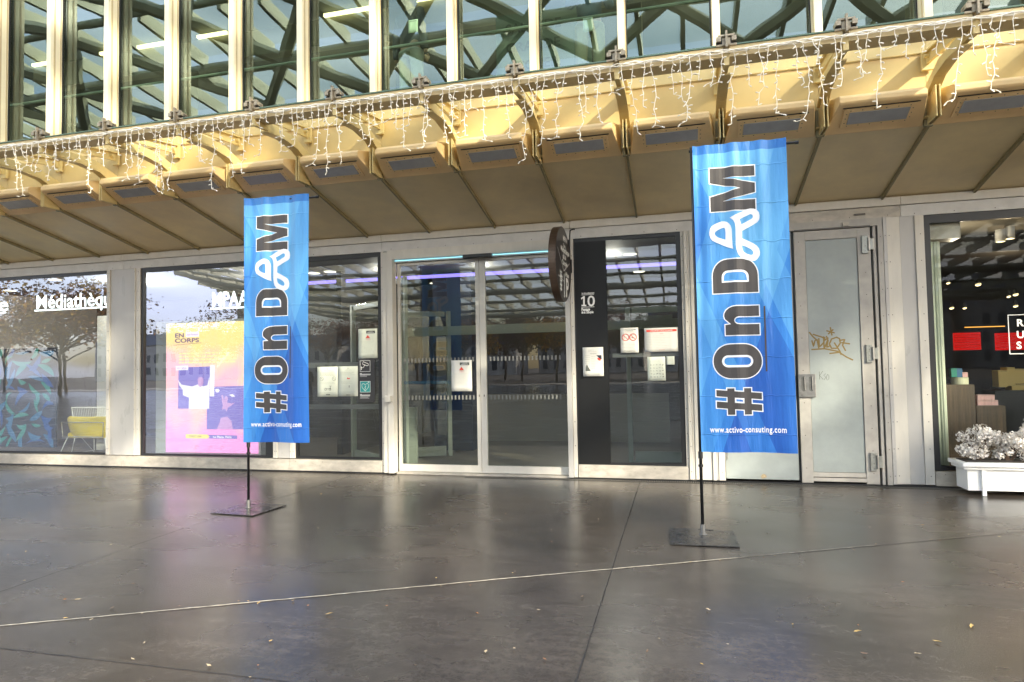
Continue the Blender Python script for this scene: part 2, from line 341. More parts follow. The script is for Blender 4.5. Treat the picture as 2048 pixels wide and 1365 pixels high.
# ================================================================== BUILDING
B = empty('arcade_building', (0, 0, 0), 'long building front with grey framed shop windows below and yellow cream mullioned glazing above', 'building')
XN = lambda n: -7.30704931 + n*.97495224
HT, WT, WB = 3.50, 3.235, .20       # header top, window top and bottom
def bx(name, m, *a, **k): return MB().box(*a).build(name, M[m], k.pop('parent', B), **k)
def screws(mb, x, z0, z1, y, step=.32, r=.006):
    z = z0
    while z < z1:
        mb.disc((x, y, z), (0, -1, 0), r, 8); z += step
XL, XR = -14.2, 7.0
# header: lighter upper rail, grey lower band, with seams
seams = [XL, -8.80, -4.17, -1.385, .25, 2.64, 4.9, XR]
for i, (a, b) in enumerate(zip(seams[:-1], seams[1:])):
    bx('upper_rail', 'cream', a+.003, b-.003, -.045, .05, 3.375, 3.475, bevel=.002)
    hb = bx('header_band', 'header' if i not in (4,) else 'plinth', a+.003, b-.003, -.02, .05, WT, 3.369)
    mb = MB(); x = a+.15
    while x < b-.05: mb.disc((x, -.0225, 3.262), (0, -1, 0), .006, 8); x += .42
    mb.build('screw_row', M['screw'], hb)
# plinths
def plinth(a, b):
    o = bx('plinth', 'plinth', a, b, -.03, .05, .02, WB-.012, bevel=.003)
    mb = MB(); x = a+.1
    while x < b-.04: mb.disc((x, -.0325, .155), (0, -1, 0), .005, 8); x += .45
    mb.build('screw_row', M['screw'], o)
for a, b in ((XL, -8.80), (-8.795, -5.71), (-5.705, -4.20), (-1.335, .18), (2.89, 4.9), (4.905, XR)): plinth(a, b)
MB().box(XL, -3.98, -.02, .04, 0, .02).build('base_gap', M['black'], B)
MB().box(-1.38, XR, -.02, .04, 0, .019).build('base_gap', M['black'], B)
# piers
def strip(a, b, y=-.02, z0=WB, z1=WT, m='cream', scr=True, par=B):
    o = MB().box(a, b, y, .06, z0, z1).build('cover_strip', M[m], par, bevel=.002)
    if scr:
        mb = MB(); screws(mb, (a+b)/2, z0+.1, z1-.05, y-.0025); mb.build('screw_row', M['screw'], o)
    return o
def pier(strips, panels):
    for a, b, y in panels: bx('pier_panel', 'panel', a, b, y, .06, WB if a < 2 else .03, WT)
    for s_ in strips: strip(*s_)
pier([(-9.13, -9.075, -.02), (-9.072, -9.055, -.035), (-8.565, -8.545, -.035), (-8.542, -8.46, -.02)], [(-9.055, -8.565, -.012)])
pier([(-6.00, -5.945, -.02), (-5.942, -5.925, -.035), (-5.70, -5.685, -.035), (-5.682, -5.625, -.02)], [(-5.925, -5.70, -.012)])
pier([(-4.19, -4.155, -.02, .02)], [])
strip(-4.152, -4.075, -.05, .02, WT-.02, 'cream', False); strip(-4.072, -3.985, -.075, .02, 3.15, 'cream', False)
bx('rail_cover', 'cream', -4.07, -1.47, -.07, .05, 3.10, WT, bevel=.003)
strip(-1.462, -1.395, -.06, .02, 3.10, 'panel', False); strip(-1.392, -1.345, -.03, .02)
strip(.065, .10, -.02, .19); strip(.103, .145, -.05, .03); strip(.148, .175, -.035, .03, WT, 'cream', False)
bx('pier_panel', 'cream', .178, .385, -.05, .05, .03, WT, bevel=.002)
strip(.388, .43, -.07, .03, WT, 'cream'); strip(.433, .455, -.05, .03, WT, 'panel', False); strip(.458, .535, -.06, .03, WT, 'cream')
# right pier
strip(2.435, 2.475, -.055, .03, WT, 'panel'); strip(2.478, 2.53, -.035, .03, WT, 'cream'); strip(2.533, 2.625, -.02, .03, WT, 'cream', False)
bx('pier_panel', 'panel', 2.628, 2.782, -.012, .05, .03, WT)
strip(2.785, 2.80, -.03, .03, WT, 'cream', False); strip(2.803, 2.885, -.02, .03, WT, 'cream')
strip(4.86, 4.95, -.02, .03)
strip(-11.72, -11.6, -.02)

# shop windows: black gasket frame and one pane each
def window(a, b, z0=WB, z1=WT, g='glass', bl=.035, bt=.07, br=.03, bb=.03, y=.0):
    w = MB()
    w.box(a, a+bl, y, y+.05, z0, z1).box(b-br, b, y, y+.05, z0, z1).box(a+bl, b-br, y, y+.05, z0, z0+bb).box(a+bl, b-br, y, y+.05, z1-bt, z1)
    f = w.build('window', M['black'], B)
    MB().add([(a+.01, y+.03, z0+.01), (b-.01, y+.03, z0+.01), (b-.01, y+.03, z1-.01), (a+.01, y+.03, z1-.01)], [(0, 1, 2, 3)]).build('pane', M[g], f)
    return f
window(-11.60, -9.13, g='glassl', bl=.03, br=.02, bt=.05); window(XL, -11.72, g='glassl')
window(-8.46, -6.0, g='glassl', bl=.05, br=.14)
window(-5.625, -4.19, g='glass', br=.06)
window(-1.345, .065, z0=.19, g='glass', br=.06, bl=.02, bt=.05)
MB().box(-1.325, -.905, -.004, .012, .20, 3.185).build('black_infill_panel', M['blackpanel'], B)
window(2.885, 4.86, g='glassr', bl=.07, bt=.10, bb=.05); window(4.95, XR, g='glassr')

# sliding door
M['frost'] = mat('frosted_marking', (.20, .20, .185), .7)
def leaf(a, b, name='sliding_door', sl=.07, sr=.05):
    z0, z1, y = .035, 3.06, .06
    w = MB().box(a, a+sl, y, y+.045, z0, z1).box(b-sr, b, y, y+.045, z0, z1).box(a+sl, b-sr, y, y+.045, z0, .135).box(a+sl, b-sr, y, y+.045, 3.02, z1)
    d = w.build(name, M['cream'], B)
    MB().add([(a+.02, y+.02, .05), (b-.02, y+.02, .05), (b-.02, y+.02, 3.05), (a+.02, y+.02, 3.05)], [(0, 1, 2, 3)]).build('pane', M['glass'], d)
    mm = MB()
    for zc in (1.63, 1.09):
        x = a+sl+.05
        while x < b-sr-.05:
            MB().box(x, x+.022, y+.012, y+.016, zc-.030, zc+.030).build('safety_mark', M['frost'], d); x += .055
    return d
d1 = leaf(-3.965, -2.715, sl=.04, sr=.055); d2 = leaf(-2.71, -1.465, sl=.085, sr=.015)
mm = MB(); x = -3.86
while x < -2.95: mm.tube([(x+.02*math.cos(t), .072, 1.31+.017*math.sin(t)) for t in [k*math.pi/4 for k in range(8)]]+[(x+.02, .072, 1.31)], .004, 4); x += .052
mm.build('dotted_marking', mat('blue_marking', (.02, .12, .22), .5), d1)
MB().tube([(-2.732, .055, 1.10), (-2.732, .055, 1.13)], .006, 6).build('keyhole', M['screw'], d1)
MB().tube([(-2.66, .055, 1.10), (-2.66, .055, 1.13)], .006, 6).build('keyhole', M['screw'], d2)
bx('door_track', 'panel', -3.98, -1.465, .0, .12, 3.065, 3.10)
M['cyan'] = emat('cyan_strip', (.35, .85, 1), .5); bx('light_strip', 'cyan', -3.97, -1.48, -.012, -.002, 3.085, 3.091)
MB().box(-3.97, -1.47, -.02, .12, .003, .03).build('door_threshold', M['plinth'], B)
MB().box(-2.90, -2.48, -.10, -.02, 3.045, 3.10).box(-2.84, -2.54, -.12, -.10, 3.05, 3.085).build('door_sensor', M['black'], B, bevel=.006)
bx('lock_box', 'cream', -4.09, -4.0, -.15, -.077, 1.04, 1.13, bevel=.006)
# drain in front of the wall
dm = MB(); x = -2.9
while x < XR:
    dm.box(x, x+.010, -.155, -.045, .0015, .006); x += .022
dr = dm.build('drain_grate', mat('drain_metal', (.20, .19, .17), .45, metal=.5), None, label='long narrow slotted metal drain along the foot of the building front', cat='drain')
MB().box(-2.9, XR, -.16, -.04, .0005, .0025).build('drain_channel', M['jointd'], dr)

# --- security doors (grey metal double door)
sd1 = MB().box(.545, 1.405, .0, .05, .045, 3.14).build('security_door', M['doorgrey'], B, bevel=.003, label='plain pale metal door leaf half hidden by banner')
mb = MB(); 
for z in (.40,): mb.box(.538, .575, -.02, 0, z-.11, z+.11)
mb.build('hinge', M['hingem'], sd1, bevel=.003)
MB().exty([(.99+.05*math.cos(t)*random.uniform(.5, 1), .085+.04*math.sin(t)*random.uniform(.5, 1)) for t in [k*math.pi/6 for k in range(12)]], -.0015, -.0005).build('rust_stain', mat('rust_stain', (.36, .28, .17), .8, noise=.4, nscale=40), sd1)
MB().box(1.405, 1.432, .02, .06, .03, 3.14).build('door_gap', M['black'], B)
sd2 = MB().box(1.435, 1.565, -.02, .05, .02, 3.13).box(2.155, 2.30, -.02, .05, .02, 3.13).box(1.565, 2.155, -.02, .05, 3.015, 3.13).box(1.565, 2.155, -.02, .05, .04, .085).box(1.565, 2.155, -.012, .05, .095, .15).build('security_door', M['doorframe'], B, bevel=.003, label='grey metal door leaf with gold graffiti tag and hinges')
MB().box(1.570, 2.150, -.006, .045, .155, 3.01).build('door_panel', M['doorgrey'], sd2)
mb = MB(); screws(mb, 1.49, .2, 3.0, -.0225, .4); screws(mb, 2.235, .15, 3.0, -.0225, .27); mb.build('screw_row', M['screw'], sd2)
bx('door_head', 'doorframe', .46, 2.43, -.045, .05, 3.14, WT)
bx('door_head_seal', 'screw', 1.44, 2.30, -.048, -.04, 3.135, 3.15)
strip(2.325, 2.36, -.03, .02, 3.14, 'doorframe', False); strip(2.375, 2.432, -.05, .02, 3.14, 'doorframe')
MB().box(2.302, 2.322, .02, .05, .02, 3.14).box(2.362, 2.374, .02, .05, .02, 3.14).build('door_gap', M['black'], B)
for z in (2.93, 1.60, .30):
    h = MB().box(2.20, 2.27, -.045, -.02, z-.12, z+.10).box(2.275, 2.33, -.05, -.02, z-.08, z+.06).build('hinge', M['hingem'], sd2, bevel=.004)
    k = MB().tube([(2.272, -.055, z-.09), (2.272, -.055, z+.07)], .012, 8)
    for dz in (-.09, -.03, .04, .08): k.disc((2.235, -.0475, z+dz), (0, -1, 0), .008, 8)
    k.build('hinge_pin', M['steel'], h)
# recessed handle plate
hp = MB().exty([(1.425, 1.07), (1.625, 1.07), (1.625, 1.355), (1.425, 1.355)], -.05, -.022).build('handle_plate', M['steel'], sd2, bevel=.006)
hh = MB()
for xc in (1.485, 1.570):
    hh.exty([(xc+.024*math.cos(t), 1.235+.024*math.sin(t)+(.07 if math.sin(t) > 0 else -.07)) for t in [(k+.5)*math.pi/8 for k in range(16)]], -.0525, -.051)
hh.disc((1.46, -.0525, 1.095), (0, -1, 0), .009, 10)
hh.build('handle_recess', mat('recess_dark', (.10, .10, .095), .5, noise=.3, nscale=30), hp)
MB().tube([(1.497, -.058, 1.16), (1.497, -.058, 1.32)], .007, 8).tube([(1.583, -.058, 1.16), (1.583, -.058, 1.32)], .007, 8).build('handle_bar', M['steel'], hp)
bx('sensor_box', 'plinth', 1.99, 2.06, -.075, -.046, 3.155, 3.20)
MB().box(2.13, 2.25, -.052, -.03, 3.285, 3.30).build('keyed_latch', M['screw'], B)
# graffiti
def pxstroke(mb, pts, y, w):
    P = [at(a, b, y) for a, b in pts]; vs = []
    for i, q_ in enumerate(P):
        d = (P[min(i+1, len(P)-1)]-P[max(i-1, 0)]).normalized(); s = Vector((-d.z, 0, d.x)); yy = y-len(mb.v)*2e-6
        vs += [(q_.x+s.x*w, yy, q_.z+s.z*w), (q_.x-s.x*w, yy, q_.z-s.z*w)]
    mb.add(vs, [(2*i, 2*i+1, 2*i+3, 2*i+2) for i in range(len(P)-1)])
def zz(pts, S=2.276, ox=1548, oy=400): return [(ox+a/S, oy+b/S) for a, b in pts]
g = MB()
for st in ([(160, 602), (176, 622), (196, 640)], [(172, 640), (180, 668), (186, 642), (196, 636), (204, 676)], [(204, 630), (206, 672), (226, 650), (232, 625)], [(226, 622), (228, 680), (244, 640)],
           [(230, 640), (248, 628)], [(238, 620), (246, 640), (240, 672), (256, 664)], [(288, 625), (262, 634), (252, 656), (262, 676), (286, 676), (302, 652), (298, 632), (284, 626)], [(274, 650), (300, 690), (306, 706)],
           [(300, 640), (322, 636), (312, 662), (326, 688)], [(306, 650), (346, 656)], [(170, 682), (230, 678), (290, 690), (330, 716), (360, 730)], [(252, 700), (300, 694)],
           [(256, 580), (260, 600), (264, 618)], [(238, 596), (276, 606)], [(246, 612), (270, 590)], [(176, 612), (220, 626), (232, 634)]):
    s2 = zz(st); fine = []
    for a, b in zip(s2[:-1], s2[1:]): fine += [(a[0]+(b[0]-a[0])*t/4, a[1]+(b[1]-a[1])*t/4) for t in range(4)]
    fine.append(s2[-1]); pxstroke(g, fine, -.0072, .0085)
g.build('graffiti_tag', mat('gold_marker', (.20, .13, .03), .5), sd2)
g = MB()
for st in ([(206, 782), (208, 818)], [(222, 780), (208, 800), (224, 818)], [(236, 792), (226, 798), (236, 808), (228, 820)], [(244, 795), (238, 808), (242, 822), (250, 815), (250, 800), (244, 795)]):
    pxstroke(g, zz(st), -.0072, .0022)
g.build('pen_scrawl', M['ink'], sd2)

# --- soffit, ribs, light boxes, fascia
FY = -1.58
NS = range(-6, 15)
for n in NS:
    a, b = XN(n)+.012, XN(n+1)-.012
    MB().extx([(.03, 3.476), (-1.56, 3.825), (-1.56, 3.855), (.03, 3.506)], a, b).build('soffit_panel', M['soffit'], B)
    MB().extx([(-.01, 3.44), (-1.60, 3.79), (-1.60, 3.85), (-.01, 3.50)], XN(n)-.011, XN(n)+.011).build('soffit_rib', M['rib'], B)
def lightbox(a, b):
    f0, f1 = a+.10, b-.12        # front lip is narrower than the rear edge
    ra, rb = a+.03, b-.05
    yf, zf, zt = -1.95, 3.965, 4.03
    yr, zr = -1.57, 3.805
    vs = [(ra, yr, zr), (rb, yr, zr), (f1, yf, zf), (f0, yf, zf),            # underside
          (f0+.0, yf-.015, zf+.02), (f1, yf-.015, zf+.02), (f1, yf-.012, zt), (f0, yf-.012, zt), (f0+.01, yf+.02, zt+.03), (f1-.01, yf+.02, zt+.03),
          (ra+.02, yr, 4.15), (rb-.02, yr, 4.15)]
    fs = [(0, 1, 2, 3), (3, 2, 5, 4), (4, 5, 6, 7), (7, 6, 9, 8), (8, 9, 11, 10), (0, 3, 4, 7, 8, 10), (1, 11, 9, 6, 5, 2), (0, 10, 11, 1)]
    o = MB().add(vs, fs).build('light_box', M['box'], B, bevel=.006)
    # inset lamp: frame plate + lens on the sloping underside
    dn = Vector((0, yf-yr, zf-zr)).normalized(); nn = Vector((0, dn.z, -dn.y)); 
    if nn.z > 0: nn = -nn
    c = Vector(((a+b)/2-.01, (yr+yf)/2-.02, (zr+zf)/2+.008)); X = Vector((1, 0, 0))
    MB().obox(c+nn*.006, X*.315, dn*.125, nn*.004).build('lamp_frame', M['box'], o)
    MB().obox(c+nn*.0125, X*.265, dn*.078, nn*.0025).build('lamp_lens', M['lens'], o)
    s = MB()
    for i in range(6):
        for k in (-1, 1): s.disc(c+nn*.0115+X*(-.26+.104*i)+dn*.102*k, nn, .006, 8)
    for k in (-.06, 0, .06):
        for i in (-1, 1): s.disc(c+nn*.0115+X*.29*i+dn*k, nn, .006, 8)
    s.build('screw_row', M['screw'], o)
    MB().obox(c+nn*.004+X*.0, X*.335, dn*.003, nn*.004).build('gap_line', M['black'], o).location += dn*(.136)
    return o
lb = None
for n in range(-5, 13):
    if lb is None: lb = lightbox(XN(n), XN(n+1)); lbx = XN(n)
    else: copyobj(lb, (XN(n)-lbx, 0, 0))
# fascia plates and sill
for n in range(-6, 14):
    bx('fascia_panel', 'fascia', XN(n)+.002, XN(n+1)-.002, FY, FY+.06, 3.86, 4.52)
    bx('sill_band', 'beam', XN(n)+.002, XN(n+1)-.002, FY-.03, FY+.06, 4.525, 4.79)
# twin plates between the light boxes
pl = MB().box(XN(0)-.022, XN(0)-.012, -1.86, FY, 3.80, 4.10).box(XN(0)+.012, XN(0)+.022, -1.86, FY, 3.80, 4.10).box(XN(0)-.05, XN(0)+.05, -1.66, FY, 3.86, 3.875).tube([(XN(0)-.03, -1.8, 4.05), (XN(0)+.03, -1.8, 4.05)], .01, 6).build('connection_plate', M['bracket'], B)
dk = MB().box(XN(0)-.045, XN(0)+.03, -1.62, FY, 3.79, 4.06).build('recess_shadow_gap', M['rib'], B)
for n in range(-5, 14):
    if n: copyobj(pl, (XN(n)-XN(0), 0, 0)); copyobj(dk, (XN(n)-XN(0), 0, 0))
# canopy brackets
def bracket(x):
    lower = [(-2.69, 4.17), (-2.69, 4.275), (-2.35, 4.30), (-1.95, 4.30), (-1.62, 4.19), (-1.60, 4.06), (-1.70, 4.08), (-1.92, 4.185), (-2.2, 4.215), (-2.5, 4.19)]
    t = .022
    o = MB().extx(lower, x-t, x+t).build('bracket', M['bracket'], B)
    MB().extx([(-2.66, 4.29), (-1.58, 4.40), (-1.58, 4.50), (-2.60, 4.36)], x-.014, x+.014).build('upper_arm', M['bracket'], o)
    MB().extx([(-2.60, 4.355), (-1.60, 4.50), (-1.60, 4.515), (-2.60, 4.37)], x-.045, x+.045).build('arm_flange', M['bracket'], o)
    MB().box(x-.05, x+.05, -1.64, -1.605, 4.34, 4.50).tube([(x-.06, -1.72, 4.44), (x+.06, -1.72, 4.44)], .020, 8).build('end_plate', M['bracket'], o)
    MB().extx([(-2.5, 4.175), (-2.2, 4.20), (-1.92, 4.17), (-1.70, 4.065), (-1.70, 4.055), (-1.92, 4.155), (-2.2, 4.185), (-2.5, 4.16)], x-.05, x+.05).build('lower_flange', M['bracket'], o)
    MB().box(x-.035, x+.035, -2.72, -2.62, 4.34, 4.405).box(x-.085, x-.045, -2.74, -2.64, 4.37, 4.41).box(x+.045, x+.085, -2.74, -2.64, 4.37, 4.41).box(x-.09, x+.09, -2.715, -2.66, 4.335, 4.352).box(x-.008, x+.008, -2.75, -2.71, 4.31, 4.46).box(x-.07, x+.07, -2.735, -2.70, 4.415, 4.43).build('clamp', [mat('clamp_metal', (.34, .29, .21), .45, metal=.4, noise=.3, nscale=30)] if 'clampm' not in M else [M['clampm']], o)
    MB().box(x-.085, x+.085, -2.70, -2.65, 4.353, 4.40).build('clamp_gap', M['black'], o)
    return o
br = bracket(XN(0))
for n in range(-5, 14):
    if n: copyobj(br, (XN(n)-XN(0), 0, 0))
# canopy edge beam and its glass
for n in range(-5, 13):
    a, b = XN(n)+.026, XN(n+1)-.026
    MB().extx([(-2.70, 4.24), (-2.70, 4.335), (-2.685, 4.335), (-2.685, 4.255), (-2.50, 4.255), (-2.50, 4.24)], a, b).build('edge_beam', M['beam'], B)
    g_ = MB().add([(a, -2.68, 4.345), (b, -2.68, 4.345), (b, -1.62, 4.505), (a, -1.62, 4.505)], [(0, 1, 2, 3)]).build('canopy_glass', M['glassc'], B)
    MB().box(a, b, -2.712, -2.69, 4.337, 4.350).build('glass_edge', M['greenedge'], g_)
    MB().box(a, b, -2.60, -2.50, 4.352, 4.362).build('gutter_strip', M['beam'], g_)

# --- upper glazing
GY = -1.56; ZU = 7.6
mullx = [XN(n) for n in range(-5, 14)]
mullpx = {0: (218, 251), 1: (341, 369), 2: (469, 495), 3: (605, 629), 4: (750, 770), 5: (904, 922), 6: (1069, 1083), 7: (1242, 1257), 8: (1425, 1438), 9: (1620, 1637), 10: (1830, 1850)}
def mx_(n):
    return -7.40 + n*.977 + .06
for n in range(-5, 14):
    x = mx_(n)
    mb = MB().box(x-.037, x+.037, GY-.20, GY-.01, 4.80, ZU)
    o = mb.build('mullion', M['mullion'], B, bevel=.003)
    MB().box(x+.0375, x+.042, GY-.155, GY-.13, 4.80, ZU).box(x-.042, x-.0375, GY-.155, GY-.13, 4.80, ZU).box(x+.0375, x+.044, GY-.06, GY-.045, 4.8, ZU).build('mullion_groove', M['beam'], o)
    MB().box(x+.038, x+.05, GY-.03, GY-.008, 4.80, ZU).box(x-.05, x-.038, GY-.03, GY-.008, 4.80, ZU).build('gasket', M['black'], o)
rg = random.Random(5)
for n in range(-5, 13):
    a, b = mx_(n)+.03, mx_(n+1)-.03; tx, tz = rg.uniform(-.005, .005), rg.uniform(-.006, .006)
    vs = []
    for z in (4.79, ZU):
        for x in (a, b): vs.append((x, GY+tx*(x-a)/(b-a)*1.0+tz*(z-4.8)/2.8, z))
    MB().add(vs, [(0, 1, 3, 2)]).build('upper_pane', M['glassu'], B)
# upper storey shell and interior
bx('upper_floor_slab', 'beigewall', XL, XR, GY+.06, 7.0, 4.60, 4.85)
bx('upper_ceiling', 'inceil', XL, XR, GY+.03, 7.0, 7.6, 7.9)
bx('roof_edge', 'mullion', XL, XR, GY-.25, 7.2, 7.9, 8.5)
bx('upper_back_wall', 'upwall', XL, XR, 5.5, 5.7, 4.86, 7.59)
bx('side_wall', 'panel', XL-.2, XL, -1.5, 9.6, 0, 8.5); bx('side_wall', 'panel', XR, XR+.2, -1.5, 9.6, 0, 8.5)
bk = bx('lit_bulkhead', 'beigewall', -12, 1.5, 1.0, 1.2, 7.05, 7.5)
ll = MB()
for p0_, p1_ in ((65, 112), (200, 225), (275, 348), (395, 453), (648, 762), (826, 892)): ll.box(at(p0_, 132-(p0_-65)*.171, .95).x, at(p1_, 132-(p1_-65)*.171, .95).x, .93, .985, 7.50, 7.55)
ll.build('linear_lamp', M['striplamp'], bk)
for x in (-9.2, -5.0, -.6, 3.6): bx('interior_column', 'beigewall', x-.18, x+.18, 1.6, 1.96, 4.86, 7.59)
MB().tube([(XL+.1, -.95, 5.75), (XR-.1, -.95, 5.75)], .022, 8).build('guard_rail', M['inframe'], B)
wl = MB(); put2d(wl, text2d('SALLE DE', .20, .004), 0, 0, .30); put2d(wl, text2d('GRANDE', .20, .004), 0, 0, .02); put2d(wl, text2d('ACCUEIL', .20, .004), 0, 0, -.26)
p_ = at(1012, 130, .3); wl.v = [(x+p_.x, .3, z+p_.z+.15) for x, y, z in wl.v]
bo = MB().box(p_.x-.15, p_.x+1.25, .32, .36, p_.z-.35, p_.z+.75).build('interior_sign_board', mat('board_green', (.16, .19, .16), .6), B)
wl.build('board_lettering', M['ink'], bo)

# --- ground floor shell and interior
bx('interior_floor', 'infloor', XL, XR, .10, 9.5, -.02, .006)
bx('interior_ceiling', 'inceil', XL, 2.4, .07, 9.4, 3.30, 3.42)
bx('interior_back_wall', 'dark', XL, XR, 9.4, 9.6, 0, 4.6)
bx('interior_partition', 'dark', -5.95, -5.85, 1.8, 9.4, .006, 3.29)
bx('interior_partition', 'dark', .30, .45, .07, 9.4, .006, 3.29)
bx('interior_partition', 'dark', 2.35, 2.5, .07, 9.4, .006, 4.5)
bx('beige_low_wall', 'beigewall', -4.4, -.2, 4.2, 4.3, .006, .95)
bx('dark_column', 'darkblue', *(at(865, 600, 2.6).x, at(942, 600, 2.6).x, 2.6, 3.1, .006, 3.29))
bx('dark_lintel', 'dark', -5.8, .3, 4.1, 4.3, 2.35, 3.29)
bx('grey_lintel', 'inframe', at(800, 660, 1.6).x, .25, 1.6, 1.66, at(980, 668, 1.6).z, at(980, 650, 1.6).z)
# inner glazed frames of the entrance lobby
def inner_frame(x0, x1, y0, y1, z1, t=.07):
    w = MB(); p, q_ = Vector((x0, y0, 0)), Vector((x1, y1, 0)); d = (q_-p).normalized()
    w.bar(p+Vector((0, 0, .01)), p+Vector((0, 0, z1)), t, t, d); w.bar(q_+Vector((0, 0, .01)), q_+Vector((0, 0, z1)), t, t, d)
    w.bar(p+d*t+Vector((0, 0, .10)), q_-d*t+Vector((0, 0, .10)), t*.8, .16); w.bar(p+d*t+Vector((0, 0, z1-.05)), q_-d*t+Vector((0, 0, z1-.05)), t*.8, .08)
    o = w.build('lobby_frame', M['inframe'], B)
    MB().add([p+Vector((0, 0, .1)), q_+Vector((0, 0, .1)), q_+Vector((0, 0, z1)), p+Vector((0, 0, z1))], [(0, 1, 2, 3)]).build('pane', M['glassr'], o)
inner_frame(at(808, 880, 1.5).x, at(900, 880, 1.9).x, 1.5, 1.9, 2.5)
inner_frame(-5.3, -4.35, 1.2, .55, 2.6)
inner_frame(-4.2, -3.95, .45, .3, 2.9, .05)
inner_frame(-.75, .1, 1.5, 1.5, 2.4)
bx('inner_table_frame', 'inframe', at(808, 815, 1.0).x, at(832, 815, 1.0).x, 1.0, 1.06, .006, at(808, 815, 1.0).z)
bx('window_bar', 'grey_bar', -5.57, -4.27, .045, .07, 1.55, 1.63); bx('window_bar', 'grey_bar', -5.57, -4.27, .045, .07, .93, 1.0)
bx('window_bar', 'grey_bar', at(1225, 710, .04).x, at(1361, 710, .04).x, .045, .07, at(1300, 714, .04).z, at(1300, 706, .04).z)
bx('interior_sign', 'inframe', at(1282, 640, 1.5).x, at(1345, 640, 1.5).x, 1.5, 1.53, at(1300, 649, 1.5).z, at(1300, 631, 1.5).z)
MB().tube([at(570, 569, 2.0), at(1362, 527, 2.0)], .030, 10).build('violet_light_tube', M['led'], B)
dl = MB()
for px, py in ((870, 567), (628, 547), (660, 544), (1260, 509), (1278, 544), (20, 582), (110, 560)):
    p_ = atz(px, py, 3.29); dl.disc((p_.x, p_.y, 3.288), (0, 0, -1), .11, 16)
dl.build('downlight', M['lampw'], B)
# left rooms
bx('lit_pillar', 'paperw', at(194, 700, 1.9).x, at(214, 700, 1.9).x, 1.9, 2.2, .006, 2.7)
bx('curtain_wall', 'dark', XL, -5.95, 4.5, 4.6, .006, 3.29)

# --- illuminated lettering inside the glass
def lettering(body, px, pbase, size, width_px, label):
    p_ = at(px, pbase, .07); q_ = at(px+width_px, pbase, .07)
    vs, fs = text2d(body, 1, .014); w = max(v[0] for v in vs)-min(v[0] for v in vs); s = (q_.x-p_.x)/w
    mb = MB(); mb.add([(p_.x+a*s, .07, p_.z+b*size) for a, b in vs], fs)
    mb.box(p_.x-.02, q_.x-.04, .068, .074, p_.z-.045, p_.z-.02)
    return mb.build('window_lettering', M['signlit'], None, label=label, cat='lettering')
lettering('Médiathèque', 71, 618, .33, 165, 'glowing white lettering Médiathèque behind left shop window')
lettering('MPAA', 423, 614, .33, 72, 'glowing white lettering MPAA above the pink screen')
lettering('Canopée', -150, 630, .33, 165, 'glowing white word ending in e at left picture edge')

